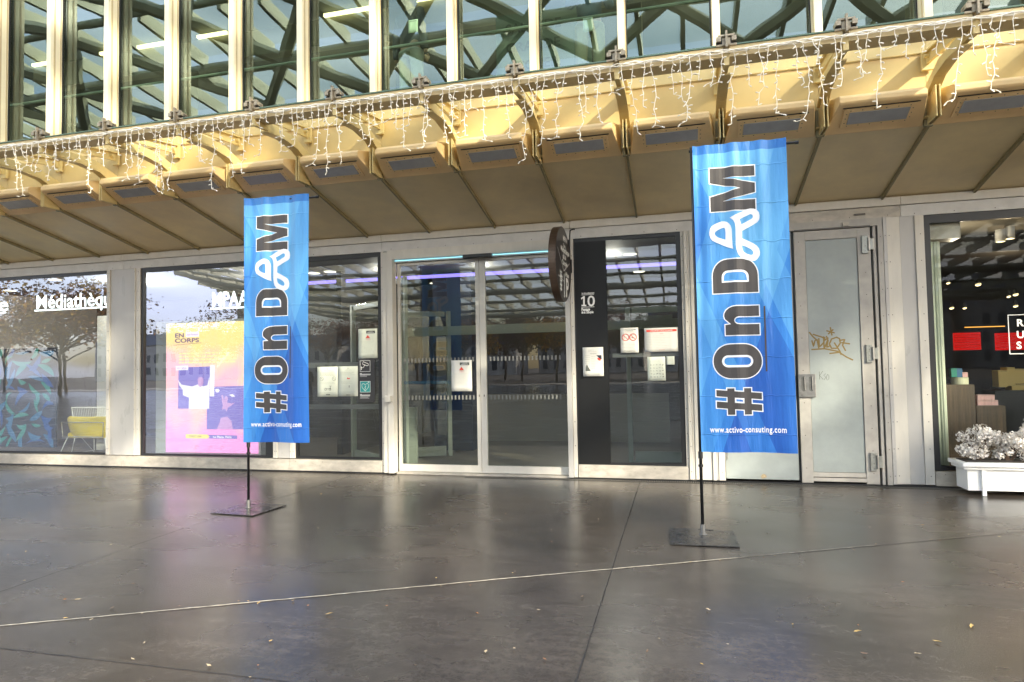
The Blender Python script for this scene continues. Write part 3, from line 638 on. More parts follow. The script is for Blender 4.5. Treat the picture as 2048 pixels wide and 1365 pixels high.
# ================================================================== LED poster screen
def screen():
    y = .28
    A, Bq = at(333, 780, y), at(516, 780, y); zt, zb = at(420, 645, y).z, at(420, 906, y).z
    x0, x1 = A.x, Bq.x; w, h = x1-x0, zt-zb
    root = empty('digital_poster', (x0+w/2, y+.1, .006), 'tall bright pink and yellow digital poster screen behind shop glass', 'screen')
    MB().box(x0-.22, x1+.05, y+.01, y+.30, .006, zt+.04).build('casing', mat('screen_casing', (.30, .31, .28), .5), root)
    m = bpy.data.materials.new('poster_glow'); m.use_nodes = True; n = m.node_tree; n.nodes.clear()
    o = n.nodes.new('ShaderNodeOutputMaterial'); e = n.nodes.new('ShaderNodeEmission'); e.inputs[1].default_value = .36
    t = n.nodes.new('ShaderNodeTexCoord'); z = n.nodes.new('ShaderNodeTexNoise'); z.inputs['Scale'].default_value = 1.3; z.inputs['Detail'].default_value = 2
    s = n.nodes.new('ShaderNodeSeparateXYZ'); a = n.nodes.new('ShaderNodeMath'); a.operation = 'MULTIPLY_ADD'; a.inputs[1].default_value = .30
    k = n.nodes.new('ShaderNodeValToRGB'); el = k.color_ramp.elements
    el[0].position = .30; el[0].color = (1, .36, .70, 1); el[1].position = .75; el[1].color = (1, .76, .30, 1)
    q_ = el.new(.5); q_.color = (1, .52, .56, 1)
    n.links.new(t.outputs['Object'], s.inputs[0]); n.links.new(t.outputs['Object'], z.inputs[0]); n.links.new(s.outputs[2], a.inputs[0]); n.links.new(z.outputs[0], a.inputs[2]); n.links.new(a.outputs[0], k.inputs[0]); n.links.new(k.outputs[0], e.inputs[0]); n.links.new(e.outputs[0], o.inputs[0])
    MB().box(x0, x1, y-.01, y+.008, zb, zt).build('screen_face', m, root)
    P = lambda a, b: (x0+w*(a-60)/885., zt-h*(b-30)/1280.)         # poster coordinates from the enlarged photo
    def poly(name, pts, mt, dy):
        MB().exty([P(*p) for p in pts], y-.0105-dy, y-.0110-dy).build(name, mt, root)
    blue = emat('poster_blue', (.36, .29, .78), .25); wh = emat('poster_white', (1, .92, 1), .32); vio = emat('poster_violet', (.85, .50, .9), .25); ye = emat('poster_yellow', (1, .88, .25), .3); dk = emat('poster_dark', (.42, .25, .42), .18)
    poly('photo_box', [(185, 470), (495, 465), (490, 880), (180, 880)], blue, .000); poly('photo_box', [(465, 665), (820, 660), (812, 1080), (462, 1082)], blue, .001)
    poly('white_bar', [(495, 455), (540, 455), (535, 760), (495, 760)], wh, .0015)
    poly('shirt_figure', [(180, 590), (215, 640), (320, 660), (380, 640), (430, 660), (470, 650), (490, 560), (492, 660), (490, 740), (486, 880), (288, 880), (290, 770), (230, 745), (228, 690), (196, 650)], wh, .002)
    poly('face', [(375, 590), (385, 570), (410, 565), (430, 580), (432, 620), (420, 655), (400, 668), (382, 650)], vio, .003)
    poly('dancer_figure', [(605, 750), (618, 745), (632, 800), (640, 762), (655, 758), (668, 775), (660, 820), (700, 830), (735, 820), (700, 850), (668, 870), (655, 910), (640, 880), (610, 890), (618, 850), (610, 800)], vio, .003)
    poly('dancer_skirt', [(600, 970), (660, 955), (700, 1000), (715, 1078), (560, 1080), (590, 1010)], vio, .003)
    poly('hand_shape', [(545, 690), (575, 685), (590, 705), (570, 725), (550, 715)], wh, .003); poly('hand_shape', [(680, 745), (715, 738), (735, 765), (705, 765)], wh, .003)
    poly('date_band', [(258, 1130), (470, 1132), (490, 1152), (470, 1172), (258, 1170)], ye, .001); poly('place_band', [(474, 1134), (755, 1138), (755, 1172), (480, 1172), (492, 1152)], blue, .001)
    poly('tag_box', [(255, 120), (388, 118), (388, 168), (255, 170)], wh, .001); poly('tag_box', [(158, 455), (282, 452), (282, 496), (158, 498)], wh, .003)
    def tx(body, a, b, hpx, wpx, mt, bold=.02):
        vs, fs = text2d(body, 1, bold); ww = max(v[0] for v in vs); hh_ = .72
        mb = MB(); X0, Z0 = P(a, b); mb.add([(X0+v[0]/ww*w*wpx/885., y-.0155, Z0+v[1]/hh_*h*hpx/1280.) for v in vs], fs); mb.build('poster_lettering', mt, root)
    tx('EN', 148, 170, 42, 92, dk, .035); tx('CORPS', 148, 222, 42, 242, dk, .035); tx('DEC 04', 292, 1160, 20, 120, emat('poster_date', (.7, .5, .25), .2)); tx('La Place, Paris', 526, 1164, 22, 176, wh, .03)
    tx('Just Paname', 268, 152, 16, 108, vio); tx('SPECTACLES', 168, 486, 16, 104, vio)
    ln = MB(); a_ = P(130, 247); b_ = P(410, 230); ln.bar((a_[0], y-.012, a_[1]), (b_[0], y-.012, b_[1]), .004, .006); 
    for i, (cx, cy) in enumerate(((368, 1258), (500, 1265), (614, 1262))):
        c = P(cx, cy); ln.tube([(c[0]+.03*math.cos(t_), y-.012, c[1]+.03*math.sin(t_)) for t_ in [j*math.pi/5 for j in range(8)]], .003, 4)
    ln.build('poster_rule', dk, root)
    yl = emat('poster_text_yellow', (1, .98, .45), .3); mb = MB(); rr = random.Random(3)
    for r_ in range(4):
        x = 190
        while x < 745:
            L = rr.uniform(15, 55); a_ = P(x, 325+r_*30); b_ = P(min(x+L, 750), 340+r_*30); mb.box(a_[0], b_[0], y-.0120, y-.0112, b_[1], a_[1]); x += L+9
    mb.build('poster_small_text', yl, root)
screen()

# ================================================================== teal mural panel behind window
def mural():
    y = .35; x0, x1 = at(-40, 800, y).x, at(111, 800, y).x; z0, z1 = .25, at(60, 697, y).z
    root = MB().box(x0, x1, y, y+.04, z0, z1).build('mural_panel', mat('mural_dark', (.01, .02, .04), .6), None, label='dark freestanding panel with teal and blue leaf shapes behind left window', cat='mural')
    cols = [emat('mural_teal', (.03, .42, .36), .13), emat('mural_blue', (.02, .16, .50), .13), emat('mural_green', (.08, .50, .42), .12), emat('mural_sky', (.05, .30, .55), .12)]
    # printed leaves; glow added to their colours to show in the dark room
    rr = random.Random(11); mbs = [MB() for _ in cols]; k = 0
    nx, nz_ = 6, 11
    for i in range(nx):
        for j in range(nz_):
            cx = x0+(x1-x0)*(i+.5+rr.uniform(-.15, .15))/nx; cz = z0+(z1-z0)*(j+.5+rr.uniform(-.15, .15))/nz_
            a = rr.uniform(0, math.pi); L = rr.uniform(.10, .24); wd = rr.uniform(.03, .075); bend = rr.uniform(-.08, .08)
            pts = []
            for t in range(9):
                u = -1+t/4; pts.append((u*L, wd*(1-u*u)+bend*(1-u*u)))
            for t in range(7, 0, -1):
                u = -1+t/4; pts.append((u*L, -wd*(1-u*u)*.5+bend*(1-u*u)))
            pp = [(min(max(cx+p*math.cos(a)-q_*math.sin(a), x0+.004), x1-.004), min(max(cz+p*math.sin(a)+q_*math.cos(a), z0+.004), z1-.004)) for p, q_ in pts]
            k += 1; vs, fs = fill2d([pp]); mbs[rr.randrange(4)].add([(a_, y-.002-k*.0005, b_) for a_, b_ in vs], fs)
    for mb, c in zip(mbs, cols):
        if mb.v: mb.build('leaf_motif', c, root)
mural()

# ================================================================== lounge chairs behind the window
def lounge():
    a, b = at(122, 850, .55), at(222, 850, .55); zt, zb = at(165, 833, .55).z, at(165, 876, .55).z
    cx = (a.x+b.x)/2; hw = (b.x-a.x)/2
    root = empty('lounge_chair', (cx, .8, .006), 'low yellow lounge chair seen from behind with thin white sled legs', 'chair')
    pts = []; N = 10
    v = []; 
    for j in range(6):
        t = j/5; z = zb+(zt-zb)*t
        for i in range(N+1):
            s_ = -1+2*i/N; sh = hw*(1-.12*(1-t)**2); rz = .0
            v.append((cx+s_*sh, .55-.05*t+.16*abs(s_)**2.5-.02*math.sin(t*3), z-(.035 if abs(s_) > .9 and t > .9 else 0)+(.03 if abs(s_) > .9 and t < .1 else 0)))
    f = [(j*(N+1)+i, j*(N+1)+i+1, (j+1)*(N+1)+i+1, (j+1)*(N+1)+i) for j in range(5) for i in range(N)]
    o = MB().add(v, f).build('back_shell', M['yellow'], root, smooth=True); so = o.modifiers.new('s', 'SOLIDIFY'); so.thickness = .04; o.modifiers.new('b', 'SUBSURF').render_levels = 1
    MB().box(cx-hw*.9, cx+hw*.9, .62, 1.15, zb-.02, zb+.08).build('seat', M['yellow'], root, bevel=.03)
    fr = MB(); y = .49
    fr.tube([(cx-hw*.80, y, zb+.02), (cx-hw*.83, y-.01, zt-.10), (cx+hw*.83, y-.01, zt-.10), (cx+hw*.80, y, zb+.02), (cx-hw*.80, y, zb+.02)], .007, 6)
    fr.build('back_frame', M['chrome'], root)
    for s_ in (-1, 1):
        MB().tube([(cx+s_*hw*.75, .56, zb), (cx+s_*hw*1.0, .48, .02), (cx+s_*hw*.62, 1.1, .02), (cx+s_*hw*.6, .75, zb)], .008, 6).build('leg', M['whitep'], root)
def wire_chair():
    c = at(175, 825, 1.35); zt, zb = at(175, 815, 1.35).z, at(175, 838, 1.35).z; hw = .42
    root = empty('wire_chair', (c.x+.1, 1.5, .006), 'white wire lounge chair behind the yellow one', 'chair')
    m = MB(); cx = c.x+.1
    m.tube([(cx-hw, 1.35, zb-.1), (cx-hw, 1.30, zt), (cx+hw, 1.30, zt), (cx+hw, 1.35, zb-.1)], .010, 6)
    for i in range(1, 20): m.tube([(cx-hw+2*hw*i/20, 1.305, zt), (cx-hw+2*hw*i/20, 1.35, zb-.1)], .004, 4)
    m.build('backrest', M['whitep'], root)
    MB().box(cx-hw, cx+hw, 1.36, 1.85, zb-.16, zb-.13).build('seat', M['whitep'], root)
    for s_ in (-1, 1): MB().tube([(cx+s_*hw*.9, 1.38, zb-.15), (cx+s_*hw, 1.3, .01), (cx+s_*hw, 1.8, .01), (cx+s_*hw*.9, 1.75, zb-.15)], .008, 6).build('leg', M['whitep'], root)
lounge(); wire_chair()

# ================================================================== banners
def banner_mat():
    m = bpy.data.materials.new('blue_banner_fabric'); m.use_nodes = True; n = m.node_tree; b = n.nodes['Principled BSDF']
    uv = n.nodes.new('ShaderNodeUVMap'); uv.uv_map = 'print'; s = n.nodes.new('ShaderNodeSeparateXYZ'); n.links.new(uv.outputs[0], s.inputs[0])
    def M2(op, a, b_=None, c=None):
        q_ = n.nodes.new('ShaderNodeMath'); q_.operation = op
        for i, v in enumerate((a, b_, c)):
            if v is None: continue
            if isinstance(v, (int, float)): q_.inputs[i].default_value = v
            else: n.links.new(v, q_.inputs[i])
        return q_.outputs[0]
    U, V = s.outputs[0], s.outputs[1]       # metres: U 0..0.78 left to right, V 0..2.71 bottom to top
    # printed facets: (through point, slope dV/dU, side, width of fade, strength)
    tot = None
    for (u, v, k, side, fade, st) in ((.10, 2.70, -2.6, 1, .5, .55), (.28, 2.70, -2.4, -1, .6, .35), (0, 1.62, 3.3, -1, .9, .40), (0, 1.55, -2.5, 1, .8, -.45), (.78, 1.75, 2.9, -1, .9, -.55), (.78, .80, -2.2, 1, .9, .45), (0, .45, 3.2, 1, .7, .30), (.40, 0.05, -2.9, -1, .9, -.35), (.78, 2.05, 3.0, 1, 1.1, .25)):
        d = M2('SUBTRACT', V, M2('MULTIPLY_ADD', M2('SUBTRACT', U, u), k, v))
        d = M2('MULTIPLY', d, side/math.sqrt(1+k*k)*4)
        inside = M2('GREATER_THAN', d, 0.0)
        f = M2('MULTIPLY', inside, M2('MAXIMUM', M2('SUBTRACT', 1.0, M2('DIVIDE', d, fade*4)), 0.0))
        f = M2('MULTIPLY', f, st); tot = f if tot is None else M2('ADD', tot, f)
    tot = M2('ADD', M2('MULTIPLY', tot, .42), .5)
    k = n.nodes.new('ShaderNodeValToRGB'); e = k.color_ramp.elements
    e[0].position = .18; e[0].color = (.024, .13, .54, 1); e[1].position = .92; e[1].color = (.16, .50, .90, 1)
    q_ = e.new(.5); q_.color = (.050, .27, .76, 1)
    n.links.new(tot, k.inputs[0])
    hem = M2('GREATER_THAN', V, 2.63); mx2 = n.nodes.new('ShaderNodeMixRGB'); mx2.inputs[2].default_value = (.010, .13, .55, 1); n.links.new(M2('MULTIPLY', hem, .7), mx2.inputs[0]); n.links.new(k.outputs[0], mx2.inputs[1])
    n.links.new(mx2.outputs[0], b.inputs['Base Color']); b.inputs['Roughness'].default_value = .42; b.inputs['Specular IOR Level'].default_value = .35
    b.inputs['Sheen Weight'].default_value = .2
    tl = n.nodes.new('ShaderNodeBsdfTranslucent'); n.links.new(mx2.outputs[0], tl.inputs[0]); ms = n.nodes.new('ShaderNodeMixShader'); ms.inputs[0].default_value = .25
    out = n.nodes['Material Output']; n.links.new(b.outputs[0], ms.inputs[1]); n.links.new(tl.outputs[0], ms.inputs[2]); n.links.new(ms.outputs[0], out.inputs[0])
    z = n.nodes.new('ShaderNodeTexNoise'); z.inputs['Scale'].default_value = 5; z.inputs['Detail'].default_value = 4; mp2 = n.nodes.new('ShaderNodeMapping'); mp2.inputs['Scale'].default_value = (2.6, .35, 1)
    n.links.new(uv.outputs[0], mp2.inputs[0]); n.links.new(mp2.outputs[0], z.inputs[0])
    fr = M2('ABSOLUTE', M2('SUBTRACT', M2('FRACT', M2('DIVIDE', M2('ADD', V, M2('MULTIPLY', z.outputs[0], .03)), .335)), .5))
    cre = M2('MAXIMUM', M2('SUBTRACT', 1.0, M2('MULTIPLY', fr, 60)), 0.0)
    bp = n.nodes.new('ShaderNodeBump'); bp.inputs['Strength'].default_value = .8; bp.inputs['Distance'].default_value = .03
    n.links.new(M2('ADD', z.outputs[0], M2('MULTIPLY', cre, .18)), bp.inputs['Height']); n.links.new(bp.outputs[0], b.inputs['Normal'])
    return m
M['banner'] = banner_mat()
BW, BH = .78, 2.71
def wave(u, v, ph):
    s = u/BW; t = 1-v/BH
    return 1.35*(.018*math.sin(9.0*s+2.0*t+ph)*(.25+.75*t)+.008*math.sin(23*s+ph*2+1.2*t)*(.35+.65*(1-t))+.004*math.sin(41*s-ph)*(.4+.6*(1-t)) + .020*math.exp(-s/.05)*-1
            + .010*math.sin(3.5*t+ph)*s)
def arc(cx, cy, rx, ry, a0, a1, n=8): return [(cx+rx*math.cos(R(a0+(a1-a0)*i/n)), cy+ry*math.sin(R(a0+(a1-a0)*i/n))) for i in range(n+1)]
def glyphs():
    G = []      # (outer, holes) in (s along the text, t up); metres
    def rrect(x0, y0, x1, y1, r, n=6): return arc(x1-r, y0+r, r, r, -90, 0, n)+arc(x1-r, y1-r, r, r, 0, 90, n)+arc(x0+r, y1-r, r, r, 90, 180, n)+arc(x0+r, y0+r, r, r, 180, 270, n)
    # '#'
    z = lambda p: (.332-p*0, 0)
    s0 = .325
    a, b_ = .062, .060
    H = [(s0+.030, .0), (s0+.085, .0), (s0+.092, .085), (s0+.137, .085), (s0+.130, 0), (s0+.185, 0), (s0+.192, .085), (s0+.228, .085), (s0+.228, .145), (s0+.197, .145),
         (s0+.203, .225), (s0+.228, .225), (s0+.228, .285), (s0+.208, .285), (s0+.215, .375), (s0+.160, .375), (s0+.153, .285), (s0+.108, .285), (s0+.115, .375), (s0+.060, .375),
         (s0+.053, .285), (s0, .285), (s0, .225), (s0+.048, .225), (s0+.042, .145), (s0, .145), (s0, .085), (s0+.037, .085)]
    G.append(([H], [[(s0+.097, .145), (s0+.103, .225), (s0+.148, .225), (s0+.142, .145)]]))
    # O
    G.append(([rrect(.640, -.010, .935, .390, .145, 9)], [rrect(.735, .060, .840, .320, .052, 6)]))
    # n
    n0 = 1.015
    N_ = [(n0, 0), (n0+.092, 0), (n0+.092, .160)]+arc(n0+.127, .165, .035, .045, 180, 0, 6)[1:]+[(n0+.162, 0), (n0+.252, 0), (n0+.252, .19)]+arc(n0+.17, .19, .082, .10, 0, 110, 6)[1:]+[(n0+.095, .235), (n0+.090, .282), (n0, .282)]
    G.append(([N_], []))
    # D
    d0 = 1.385
    D_ = [(d0, 0)]+arc(d0+.150, .125, .145, .125, -90, 0, 7)+arc(d0+.150, .25, .145, .125, 0, 90, 7)+[(d0, .375)]
    Dh = [(d0+.092, .075)]+arc(d0+.140, .13, .058, .055, -90, 0, 5)+arc(d0+.140, .245, .058, .055, 0, 90, 5)+[(d0+.092, .300)]
    G.append(([D_], [Dh]))
    # M
    m0 = 2.110
    M_ = [(m0, 0), (m0+.088, 0), (m0+.088, .270), (m0+.150, 0), (m0+.232, 0), (m0+.295, .270), (m0+.295, 0), (m0+.385, 0), (m0+.385, .375), (m0+.255, .375), (m0+.193, .120), (m0+.130, .375), (m0, .375)]
    G.append(([M_], []))
    return G
def logo():
    # outlines read from the enlarged photo and laid on the cloth plane
    def c(p):
        q = at(1400+p[0]/9.75, 400+p[1]/9.75, -2.751); return (q.z-.733, .515-(q.x-.172))
    A = [(470,420),(520,430),(560,460),(595,510),(615,580),(620,680),(625,800),(632,900),(643,962),(560,935),(450,890),(330,840),(240,795),(205,750),(188,700),(185,640),(195,570),(225,520),(280,480),(360,445),(420,423)]
    Ah = [(475,542),(490,570),(498,640),(498,780),(430,762),(350,735),(305,700),(285,662),(300,625),(340,595),(410,560),(450,545)]
    Bo = [(575,355),(680,300),(800,240),(900,185),(980,168),(1050,168),(1110,195),(1150,240),(1163,310),(1155,380),(1120,430),(1050,475),(930,545),(820,605),(820,750),(900,782),(1040,845),(1110,890),(1150,940),(1172,1010),(1168,1080),(1130,1140),(1085,1180),(1050,1190),(960,1180),(880,1160),(800,1120),(740,1060),(710,980),(695,890),(692,700),(690,540),(675,460),(640,405),(600,370)]
    B1 = [(768,380),(980,275),(1015,280),(1035,310),(1030,345),(1005,370),(808,480),(795,450)]
    B2 = [(818,885),(900,910),(1000,960),(1040,1000),(1045,1040),(1025,1068),(990,1072),(920,1052),(855,1015),(830,970),(820,920)]
    f = lambda L: [c(p) for p in L]
    return [([f(A)], [f(Ah)]), ([f(Bo)], [f(B1), f(B2)])]
def conform(vf, x_of, ph, dy, off):
    """2-D fill (s,t) -> cloth coordinates, sliced so that it follows the folds"""
    vs, fs = vf
    bm = bmesh.new(); V = [bm.verts.new((x_of(t), 0, s)) for s, t in vs]
    for f in fs:
        try: bm.faces.new([V[i] for i in f])
        except ValueError: pass
    for i in range(1, 32):
        bmesh.ops.bisect_plane(bm, geom=bm.verts[:]+bm.edges[:]+bm.faces[:], plane_co=(BW*i/32, 0, 0), plane_no=(1, 0, 0))
    for i in range(1, 24):
        bmesh.ops.bisect_plane(bm, geom=bm.verts[:]+bm.edges[:]+bm.faces[:], plane_co=(0, 0, BH*i/24), plane_no=(0, 0, 1))
    bm.verts.index_update()
    out = [(v.co.x, wave(v.co.x, v.co.z, ph)+dy, v.co.z) for v in bm.verts]; F = [tuple(v.index for v in f.verts) for f in bm.faces]
    bm.free(); return out, F
GL = [(o, h) for o, h in glyphs()]; LG = logo()
def banner(pole, x0, z0, ph, label, base_c, base_rot, name='feather_banner', lean=0):
    X, Y = pole
    root = empty('flag_banner', (X, Y, 0), label, 'banner', 'blue banners on square base plates')
    rot = R(base_rot); ax = Vector((math.cos(rot), math.sin(rot), 0)); ay = Vector((-math.sin(rot), math.cos(rot), 0)); c = Vector((base_c[0], base_c[1], .009))
    MB().obox(c, ax*.275, ay*.275, Vector((0, 0, .004))).build('base_plate', M['base'], root, bevel=.0015)
    MB().cyl((X, Y, .012), (X, Y, .10), .021, 14).cyl((X, Y, .012), (X, Y, .02), .035, 14).build('spigot', M['steel'], root)
    MB().tube([(X, Y, .06), (X, Y, 1.2), (X-.004, Y, z0+BH)], [.0145, .013, .010], 12).build('pole', M['polem'], root, smooth=True)
    MB().cyl((X, Y, z0-.06), (X, Y, z0+.0), .020, 12).cyl((X, Y, .60), (X, Y, .62), .022, 12).build('pole_collar', M['polem'], root)
    MB().tube([(X-.04, Y, .055), (X+.09, Y-.01, .052)], .005, 6).build('cross_pin', M['polem'], root)
    MB().tube([(x0-.03, Y+.016, z0+BH-.030), (x0+BW+.10, Y+.016, z0+BH-.040)], .012, 10).build('top_arm', M['polem'], root)
    MB().cyl((x0+BW+.075, Y+.016, z0+BH-.039), (x0+BW+.105, Y+.016, z0+BH-.040), .015, 10).build('arm_cap', M['polem'], root)
    # cloth
    NU, NV = 64, 90; vs = []; uvs = []
    for j in range(NV+1):
        for i in range(NU+1):
            u, v = BW*i/NU, BH*j/NV; vs.append((x0+u, Y-.022+wave(u, v, ph), z0+v))
    fs = [(j*(NU+1)+i, j*(NU+1)+i+1, (j+1)*(NU+1)+i+1, (j+1)*(NU+1)+i) for j in range(NV) for i in range(NU)]
    cl = MB().add(vs, fs).build('cloth', M['banner'], root, smooth=True)
    uvl = cl.data.uv_layers.new(name='print')
    for p in cl.data.polygons:
        for li, vi in zip(p.loop_indices, p.vertices):
            j, i = divmod(vi, NU+1); uvl.data[li].uv = (BW*i/NU, BH*j/NV)
    xo = lambda t: .515-t
    def layer(name, polysets, m, d):
        for o, h in polysets:
            vf = fill2d(o+h)
            for sg in (-1, 1):
                mb = MB(); v_, f_ = conform(vf, xo, ph, sg*d, 0); mb.add([(x0+a, Y-.022+b_, z0+c_) for a, b_, c_ in v_], f_)
                mb.build(name, m, cl)
    layer('letter_outline', [([grow(p, .0085) for p in o], [grow(p, -.0085)[::-1] for p in h]) for o, h in GL], M['bannerwhite'], .0015)
    layer('printed_letter', GL, M['bannerdark'], .0028)
    layer('ribbon_emblem', LG, M['bannerwhite'], .0040)
    layer('underline_bar', [([[(.695, -.052), (1.26, -.052), (1.26, -.038), (.695, -.038)]], [])], M['bannerdark'], .0020)
    # web address, horizontal
    v_, f_ = text2d('www.activo-consuting.com', 1, .016, spacing=1.12); w = max(a for a, b_ in v_); k = .62/w
    vf = ([( (b_*.052/.7)+.172, .515-(.078+a*k)) for a, b_ in v_], f_)
    mb = MB()
    for sg in (-1, 1):
        o_, f2 = conform(vf, xo, ph, sg*.0016, 0); mb.add([(x0+a, Y-.022+b_, z0+c_) for a, b_, c_ in o_], f2)
    mb.build('web_address', M['bannerwhite'], cl)
    return root
banner((.164, -2.729), .172, .733, .3, 'nearer blue #OnDAM banner, right of the entrance in front of the grey doors', (.160, -2.81), 1.5)
banner((-4.636, -2.44), -4.645, .735, 2.1, 'farther blue #OnDAM banner, left of the entrance in front of the pink screen', (-4.59, -2.485), -4)

# ================================================================== round projecting sign
def round_sign():
    X, yc, zc, r = -1.425, -.60, 2.80, .475
    root = empty('round_sign', (X, yc, zc-r), 'thick round bronze sign projecting edge-on above the sliding door', 'sign')
    fd = Vector((1, -.035, 0)).normalized()
    MB().cyl(Vector((X, yc, zc))-fd*.045, Vector((X, yc, zc))+fd*.045, r, 64).build('rim_drum', M['brown'], root)
    MB().cyl(Vector((X, yc, zc))+fd*.0455, Vector((X, yc, zc))+fd*.048, r-.008, 64).build('sign_face', M['signface'], root)
    MB().tube([(X+.02, -.12, zc+.05), (X+.02, -.02, zc+.05)], .03, 10).box(X-.03, X+.07, -.10, -.07, zc-.04, zc+.14).build('mounting_bracket', M['black'], root)
    MB().tube([(X+.05, -.14, zc+.1), (X+.055, -.13, 3.24), (X+.06, -.11, 3.33), (X+.09, -.05, 3.36), (X+.11, -.03, 3.36)], .009, 8).build('power_cable', M['black'], root, smooth=True)
    # lettering: local a = along +y (left to right for a viewer at +x), b = up
    sd_ = Vector((.035, 1, 0)).normalized(); c0 = Vector((X, yc, zc))+fd*.0505
    mb = MB()
    def T(body, a, b, size, bold=.02, shear=0, rot=0):
        vs, fs = text2d(body, size, bold*size, shear=shear); ca, sa = math.cos(R(rot)), math.sin(R(rot))
        mb.add([c0+sd_*(a+x*ca-y*sa)+Vector((0, 0, b+x*sa+y*ca)) for x, y in vs], fs)
    def L(a0, b0, a1, b1, w=.006):
        p, q_ = c0+sd_*a0+Vector((0, 0, b0)), c0+sd_*a1+Vector((0, 0, b1)); mb.bar(p, q_, .002, w, Vector((0, 0, 1)).cross(q_-p) if False else (0, 0, 1))
    T('MPAA', -.02, .30, .10, .03); T('Paris', -.02, .22, .07)
    T('Médiathèque', -.17, .15, .10, .03); T('de la', -.06, .07, .10, .03); T('Canopée', -.11, -.01, .09, .03)
    T('la', .07, -.14, .08, .03); T('Place', .13, -.14, .08, .03)
    T('P', .09, -.40, .34, .03)
    for i, w_ in enumerate(('Centre', 'Hip Hop', 'Conser-', 'vatoire', 'Maison')): T(w_, -.26, -.13-.055*i, .045, .02)
    L(-.36, .16, -.02, -.09); L(.36, .06, -.02, -.09); L(.0, -.12, .0, -.42); L(-.34, -.18, -.02, -.22); L(-.20, -.12, -.20, -.36)
    mb.build('sign_lettering', M['letter'], root)
round_sign()

# ================================================================== door number and paper notices
def txt_object(lines, name, m, label, cat):
    mb = MB()
    for body, px, py, hpx, wpx, y, bold in lines:
        p_ = at(px, py, y); t_ = at(px+wpx, py, y); u_ = at(px, py-hpx, y)
        vs, fs = text2d(body, 1, bold); w = max(v[0] for v in vs)-min(v[0] for v in vs); h = .70
        mb.add([(p_.x+v[0]/w*(t_.x-p_.x), y, p_.z+v[1]/h*(u_.z-p_.z)) for v in vs], fs)
    return mb
mb = txt_object([('0', 1174.5, 613, 21, 15, -.006, .012), ('1er Arrondissement', 1163, 589, 3.6, 25, -.006, .03), ('Passage', 1163, 622, 5.5, 17, -.006, .04), ('de la Canopée', 1163, 627.5, 5, 24, -.006, .04)], '', None, '', '')
_q = lambda a, b: (at(a, b, -.006).x, at(a, b, -.006).z)
mb.exty([_q(*p) for p in ((1163, 613), (1163, 610), (1166.3, 610), (1166.3, 597), (1162.8, 599.5), (1161.8, 596.8), (1167, 592.6), (1169.6, 592.6), (1169.6, 610), (1172.6, 610), (1172.6, 613))], -.0065, -.0055)
a_, b_ = at(1163, 591, -.006), at(1188, 591, -.006); mb.box(a_.x, b_.x, -.0065, -.0055, a_.z, a_.z+.006)
a_, b_ = at(1163, 615.5, -.006), at(1189, 615.5, -.006); mb.box(a_.x, b_.x, -.0065, -.0055, a_.z, a_.z+.006)
mb.build('door_number', M['letter'], None, label='white number 10 with Passage de la Canopée on the black panel', cat='lettering')

def notice(px0, py0, px1, py1, y, label, content, m='paper', thick=.0012, cat='notice', name='paper_notice', curl=.002):
    A_, C_ = at(px0, (py0+py1)/2, y), at(px1, (py0+py1)/2, y); zt = at((px0+px1)/2, py0, y).z; zb = at((px0+px1)/2, py1, y).z
    x0, x1 = A_.x, C_.x; w, h = x1-x0, zt-zb
    rr = random.Random(int(px0*7+py0)); vs = []; N = 6
    for j in range(N+1):
        for i in range(5):
            vs.append((x0+w*i/4+rr.uniform(-.0006, .0006), y-curl*((i-2)/2)**2*rr.uniform(.3, 1)-curl*.6*(1-j/N), zb+h*j/N))
    fs = [(j*5+i, j*5+i+1, (j+1)*5+i+1, (j+1)*5+i) for j in range(N) for i in range(4)]
    o = MB().add(vs, fs).build(name, M[m], None, label=label, cat=cat, smooth=True); s_ = o.modifiers.new('s', 'SOLIDIFY'); s_.thickness = thick; s_.offset = 1
    yy = y-curl*1.8-.0012-(thick if thick > .002 else 0)
    groups = {}
    def R_(mt, a, b, c, d): groups.setdefault(mt, MB()).box(x0+w*a, x0+w*c, yy-.0004, yy, zb+h*b, zb+h*d)
    def T_(mt, body, a, b, size, width=None, bold=.02):
        vs_, f_ = text2d(body, 1, bold); ww = max(v[0] for v in vs_); k = (w*width/ww) if width else size*h/.7
        groups.setdefault(mt, MB()).add([(x0+w*a+v[0]*k, yy-.0006, zb+h*b+v[1]*size*h/.7) for v in vs_], f_)
    def P_(mt, pts): groups.setdefault(mt, MB()).exty([(x0+w*a, zb+h*b) for a, b in pts], yy-.0005, yy)
    def lines(mt, a, c, b0, b1, n, hh_=.006, ragged=.25):
        for i in range(n):
            b = b0+(b1-b0)*i/max(1, n-1); x = a; e = c-rr.uniform(0, ragged)*(c-a)
            while x < e:
                L = rr.uniform(.03, .11); R_(mt, x, b, min(x+L, e), b+hh_); x += L+.018
    def ring(mt, a, b, r, wd=.012, slash=False):
        g_ = groups.setdefault(mt, MB()); c = Vector((x0+w*a, yy-.0006, zb+h*b)); r = r*w
        g_.tube([c+Vector((r*math.cos(t), 0, r*math.sin(t))) for t in [k*math.pi/10 for k in range(21)]], wd*w, 4)
        if slash: g_.bar(c+Vector((-r*.7, 0, r*.7)), c+Vector((r*.7, 0, -r*.7)), .001, wd*1.6*w)
    content(R_, T_, P_, lines, ring)
    for mt, g_ in groups.items(): g_.build('print', M[mt], o)
    return o
